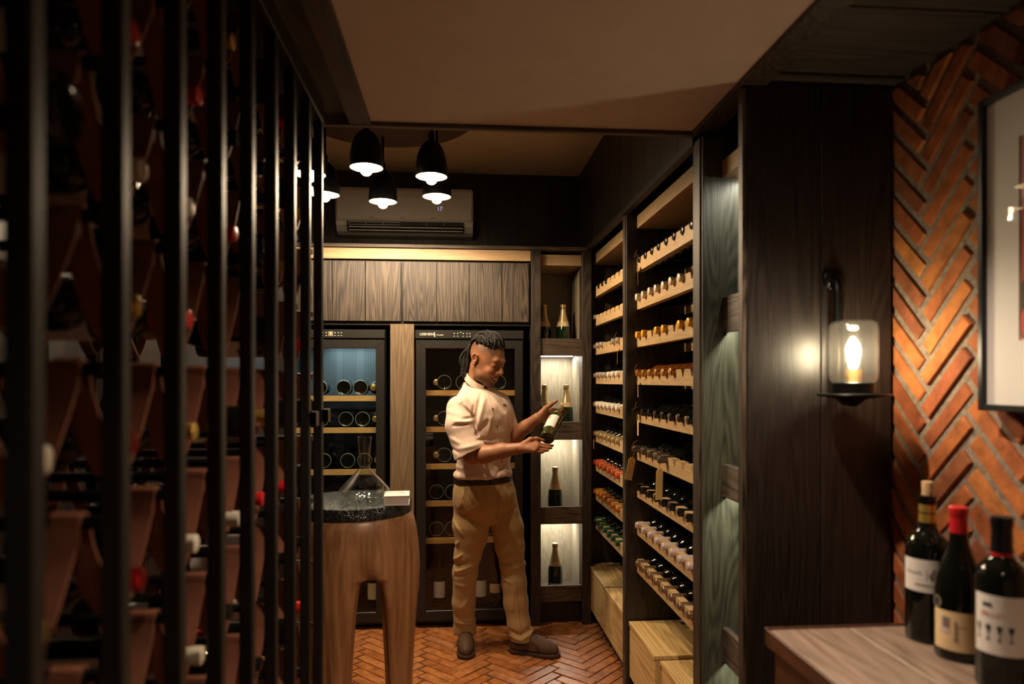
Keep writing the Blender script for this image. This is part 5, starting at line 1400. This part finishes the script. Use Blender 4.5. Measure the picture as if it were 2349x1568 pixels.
# ---- trousers
Ft = Field((-0.26, -0.16, 0.07), (0.27, 0.34, 0.965), 0.003)
wv2 = lambda X, Y, Z: 0.004 * vnoise(X * 14, Y * 14, Z * 8 + 2) + 0.002 * vnoise(X * 45, Y * 45, Z * 35)
Ft.loft([(0.70, .004, .09, .10, .07, tor), (0.76, .004, .088, .165, .12, tor), (0.80, .004, .085, .190, .142, tor), (0.86, .002, .085, .198, .146, tor), (0.91, -.002, .082, .186, .134, tor), (0.958, -.005, .08, .170, .122, tor)], 0, 'add', wv2)
Ft.chain([K(1083, 1165, .055), K(1081, 1205, .05), K(1081, 1232, .05), K(1073, 1270, .06), K(1067, 1312, .075), K(1064, 1380, .11), K(1066, 1440, .155), K(1067, 1456, .165)], [.100, .098, .083, .071, .066, .061, .060, .062], .02)
Ft.chain([K(1150, 1165, .115), K(1164, 1210, .11), K(1169, 1250, .105), K(1175, 1290, .095), K(1179, 1335, .085), K(1183, 1380, .08), K(1190, 1430, .07), K(1199, 1466, .07)], [.094, .086, .079, .067, .066, .065, .060, .067], .02)
fold_lines(Ft, [(1040, 1285, 1060, 1270, 3, .006), (1042, 1300, 1075, 1285, 4, -.006), (1045, 1312, 1090, 1295, 4, .007), (1045, 1325, 1085, 1310, 4, -.005), (1045, 1345, 1080, 1350, 6, .004), (1060, 1400, 1080, 1370, 5, .004), (1045, 1425, 1085, 1432, 4, -.005), (1042, 1440, 1090, 1446, 4, .005), (1045, 1250, 1052, 1240, 3, .006), (1040, 1195, 1062, 1225, 4, .004),
                (1160, 1280, 1200, 1270, 4, .006), (1150, 1298, 1203, 1292, 4, -.006), (1150, 1306, 1205, 1302, 4, .006), (1160, 1325, 1200, 1308, 4, -.004), (1152, 1330, 1175, 1340, 4, .005), (1175, 1400, 1180, 1350, 4, .004), (1172, 1450, 1195, 1458, 4, -.006), (1195, 1455, 1222, 1442, 4, -.005), (1172, 1464, 1200, 1470, 4, .005), (1200, 1466, 1228, 1452, 4, .006),
                (1150, 1270, 1175, 1235, 5, .004), (1128, 1190, 1180, 1170, 4, -.004), (1105, 1195, 1125, 1225, 6, -.004), (1070, 1170, 1085, 1160, 4, .003), (1058, 1178, 1080, 1172, 3, -.004), (1100, 1130, 1128, 1200, 5, .002)])
# cut the hems level-ish and hollow them
hr = K(1067.5, 1455, .165); hl = K(1199, 1466, .07)
for (c_, n_v) in ((hr, (0.03, 0.05, 1)), (hl, (-.28, -.05, 1))):
    r = Ft._block((c_[0] - .12, c_[1] - .12, .06), (c_[0] + .12, c_[1] + .12, c_[2] + .08)); sl, X, Y, Z = r
    pd = ((X - c_[0]) * n_v[0] + (Y - c_[1]) * n_v[1] + (Z - c_[2]) * n_v[2])
    Ft.D[sl] = np.maximum(Ft.D[sl], -pd)
    Ft.cone((c_[0], c_[1], c_[2] - .06), (c_[0], c_[1], c_[2] + .03), .056, .054, 0.003, 'sub')
me, _ = Ft.mesh('trousers', 1)
trou = mesh_obj(me, 'trousers', 'khaki', man)
bt = surf_of(trou.data)
seam(bt, [(1068, 1118), (1065, 1135), (1058, 1155), (1050, 1172)], .0014, 'pocket_seam', 'khaki_seam', trou)
seam(bt, [(1072, 1118), (1069, 1137), (1062, 1157), (1053, 1174)], .001, 'pocket_seam', 'khaki_seam', trou)
seam(bt, [(1145, 1120), (1146, 1145), (1142, 1170), (1134, 1195)], .0012, 'fly_seam', 'khaki_seam', trou)
seam(bt, [(1186, 1330), (1188, 1380), (1192, 1420), (1195, 1445)], .001, 'side_seam', 'khaki_seam', trou)
# belt with buckle and loops
bl = MB(); vs = []; fs = []; nb = 64
for k in range(nb):
    a = 2 * PI * k / nb
    for (g, z) in ((.004, .925), (.0045, .957), (-.001, .957), (-.001, .925)):
        A_, B_ = .1785 + g, .1285 + g; c_, s_ = math.cos(tor), math.sin(tor); x0_, y0_ = A_ * math.cos(a), B_ * math.sin(a)
        vs.append((-.005 + x0_ * c_ - y0_ * s_, .08 + x0_ * s_ + y0_ * c_, z))
for k in range(nb):
    for j in range(4): fs.append((4 * k + j, 4 * k + (j + 1) % 4, 4 * ((k + 1) % nb) + (j + 1) % 4, 4 * ((k + 1) % nb) + j))
belt = bl.add(vs, fs).build('belt', 'belt_leather', man, True, world=False)
bb = BVHTree.FromPolygons(vs, fs)
for (x, y, w_, hgt, nm, mt) in ((1128, 1104, .017, .019, 'buckle', 'black_steel'), (1103, 1105, .006, .021, 'belt_loop', 'khaki'), (1046, 1099, .006, .021, 'belt_loop', 'khaki'), (1164, 1096, .006, .021, 'belt_loop', 'khaki')):
    h, n = on(bb, x, y, .0005)
    if h is None: continue
    o = MB().box(-w_, w_, -hgt, hgt, 0, .003).build(nm, mt, belt if nm == 'buckle' else trou, world=False, bevel=.001); o.location = h
    n = Vector((n.x, n.y, 0)).normalized(); o.rotation_euler = n.to_track_quat('Z', 'Y').to_euler()

# ---- desert boots
def boot(heel, toe, label):
    h = Vector((heel[0], heel[1], 0)); t = Vector((toe[0], toe[1], 0)); L_ = (t - h).length; ang = math.atan2(t.y - h.y, t.x - h.x)
    s = L_ / 0.285
    e = empty('shoe', (h.x, h.y, 0), ang); e.parent = man; e.scale = (s, s, s)
    e['label'] = label
    F_ = Field((-0.02, -0.075, 0.012), (0.31, 0.075, 0.15), 0.003)
    def outline(grow):
        def fn(X, Y, Z):
            ws = smooth_interp(X.ravel(), np.array((0, .02, .06, .11, .17, .21, .25, .275, .285)), np.array((.022, .034, .036, .036, .045, .049, .042, .026, .008)))[:, None, None]
            return np.abs(Y) - ws - grow
        return fn
    F_.chain([(.050, 0, .045), (.052, 0, .085), (.058, 0, .135)], [.040, .038, .036], .02)
    F_.chain([(.09, 0, .055), (.15, 0, .050), (.205, .0, .040), (.245, 0, .034)], [.038, .037, .036, .030], .03)
    F_.cone((.085, 0, .10), (.16, 0, .062), .030, .030, .03)
    F_.apply(lambda X, Y, Z: .020 - Z + 0 * X + 0 * Y, (-1, -1, -.1), (1, 1, .05), .006, 'sub') if False else None
    o1 = outline(-.001)
    F_.D = np.maximum(F_.D, 0.9 * o1(*[(F_.lo[i] + F_.h * np.arange(F_.n[i])).reshape([-1 if j == i else 1 for j in range(3)]) for i in range(3)])).astype(np.float32)
    me_, _ = F_.mesh('upper', 2); up_ = mesh_obj(me_, 'upper', 'suede', e)
    zz = (0.0, .004, .017, .021); mb = MB(); vs = []; n = 40
    xs_ = [0.285 * (0.5 - 0.5 * math.cos(PI * i / n)) for i in range(n + 1)]
    ws = smooth_interp(np.array(xs_), np.array((0, .02, .06, .11, .17, .21, .25, .275, .285)), np.array((.010, .034, .037, .037, .046, .050, .043, .026, .004)))
    ring = [(x, w_) for x, w_ in zip(xs_, ws)] + [(x, -w_) for x, w_ in list(zip(xs_, ws))[::-1]]
    for g, z in ((-.003, 0.0005), (-.0005, .004), (.0, .016), (-.0015, .019)):
        vs += [(.1425 + (x - .1425) * (1 + g * 7), y + (g if y > 0 else -g), z) for x, y in ring]
    m_ = len(ring); fs = [tuple(range(m_))[::-1], tuple(range(3 * m_, 4 * m_))]
    for rj in range(3): fs += [(rj * m_ + i, rj * m_ + (i + 1) % m_, (rj + 1) * m_ + (i + 1) % m_, (rj + 1) * m_ + i) for i in range(m_)]
    mb.add(vs, fs).build('sole', 'shoe_sole', e, True, world=False)
    bq = surf_of(up_.data)
    def top(x, y, lift=.0015):
        hh, nn, _, _ = bq.ray_cast(Vector((x, y, .4)), Vector((0, 0, -1))); return (hh + Vector((0, 0, lift))) if hh is not None else Vector((x, y, .06))
    def side(x, z, sg):
        hh, nn, _, _ = bq.ray_cast(Vector((x, sg * .3, z)), Vector((0, -sg, 0))); return (hh + Vector((0, sg * .001, 0))) if hh is not None else Vector((x, sg * .04, z))
    for sg in (-1, 1):
        MB().tube([top(.150, sg * .004), top(.158, sg * .020), side(.165, .060, sg), side(.172, .045, sg), side(.178, .025, sg)], .0022, 6).build('vamp_seam', 'lace', e, True, world=False)
        MB().tube([top(.135, sg * .006, .003), top(.128, sg * .014, .008), top(.118, sg * .024, .004), top(.130, sg * .020, .010), top(.137, sg * .004, .004)], .0026, 6).build('lace_bow', 'lace', e, True, world=False)
    for k in range(3):
        MB().tube([top(.108 + .016 * k, -.016), top(.110 + .016 * k, 0, .004), top(.112 + .016 * k, .016)], .0025, 6).build('lace', 'lace', e, True, world=False)
    q_ = side(.145, .060, -1)
    ey = MB().lathe([(.0032, 0), (.0030, .001), (.001, .0012)], 10).build('stud', 'brass', e, True, world=False); ey.location = q_; ey.rotation_euler = (PI / 2, 0, 0)
    return e
boot(K(1067, 1500, .245), K(1069, 1500, -.035), 'brown suede ankle boot pointing at the viewer')
boot(K(1167, 1500, .085), K(1286, 1500, .005), 'brown suede ankle boot pointing to the right')

# ---- the bottle he holds
p0, p1 = K(1254.5, 1005, -.172), K(1286, 935, .065)
ax = Vector(p1 - p0).normalized()
hb = bottle('wine_bottle', 'bordeaux', 'olive', 'tan', capz=0.246, seg=40)
tag(hb, 'white labelled wine bottle held tilted in both hands of the man', 'wine bottle')
inst(wrap_label(pb, 0.060, 0.165, -1.15, 1.15, 'label', 'paper_white', 24), 'label', hb)
vs, fs = ellipse_pts(.0105, .0105, 20); wrap_print(hb, pb, 'seal_print', 'ink_red', vs, fs, -0.25, 0.148)
vs, fs = rect_grid(0.020, 0.0012, 4); wrap_print(hb, pb, 'print', 'ink_soft', vs, fs, 0.05, 0.128)
vs, fs = rect_grid(0.026, 0.0010, 4); wrap_print(hb, pb, 'print', 'ink_soft', vs, fs, 0.0, 0.085)
# turn: its axis along ax, label (+X side) towards his face and the viewer
look = Vector((-0.50, -0.62, 0.35)); xh = (look - ax * look.dot(ax)).normalized(); yh = ax.cross(xh)
Rm = Matrix((xh, yh, ax)).transposed().to_4x4()
bpy.context.view_layer.update()
hb.matrix_world = man.matrix_world @ Matrix.Translation(Vector(p0)) @ Rm
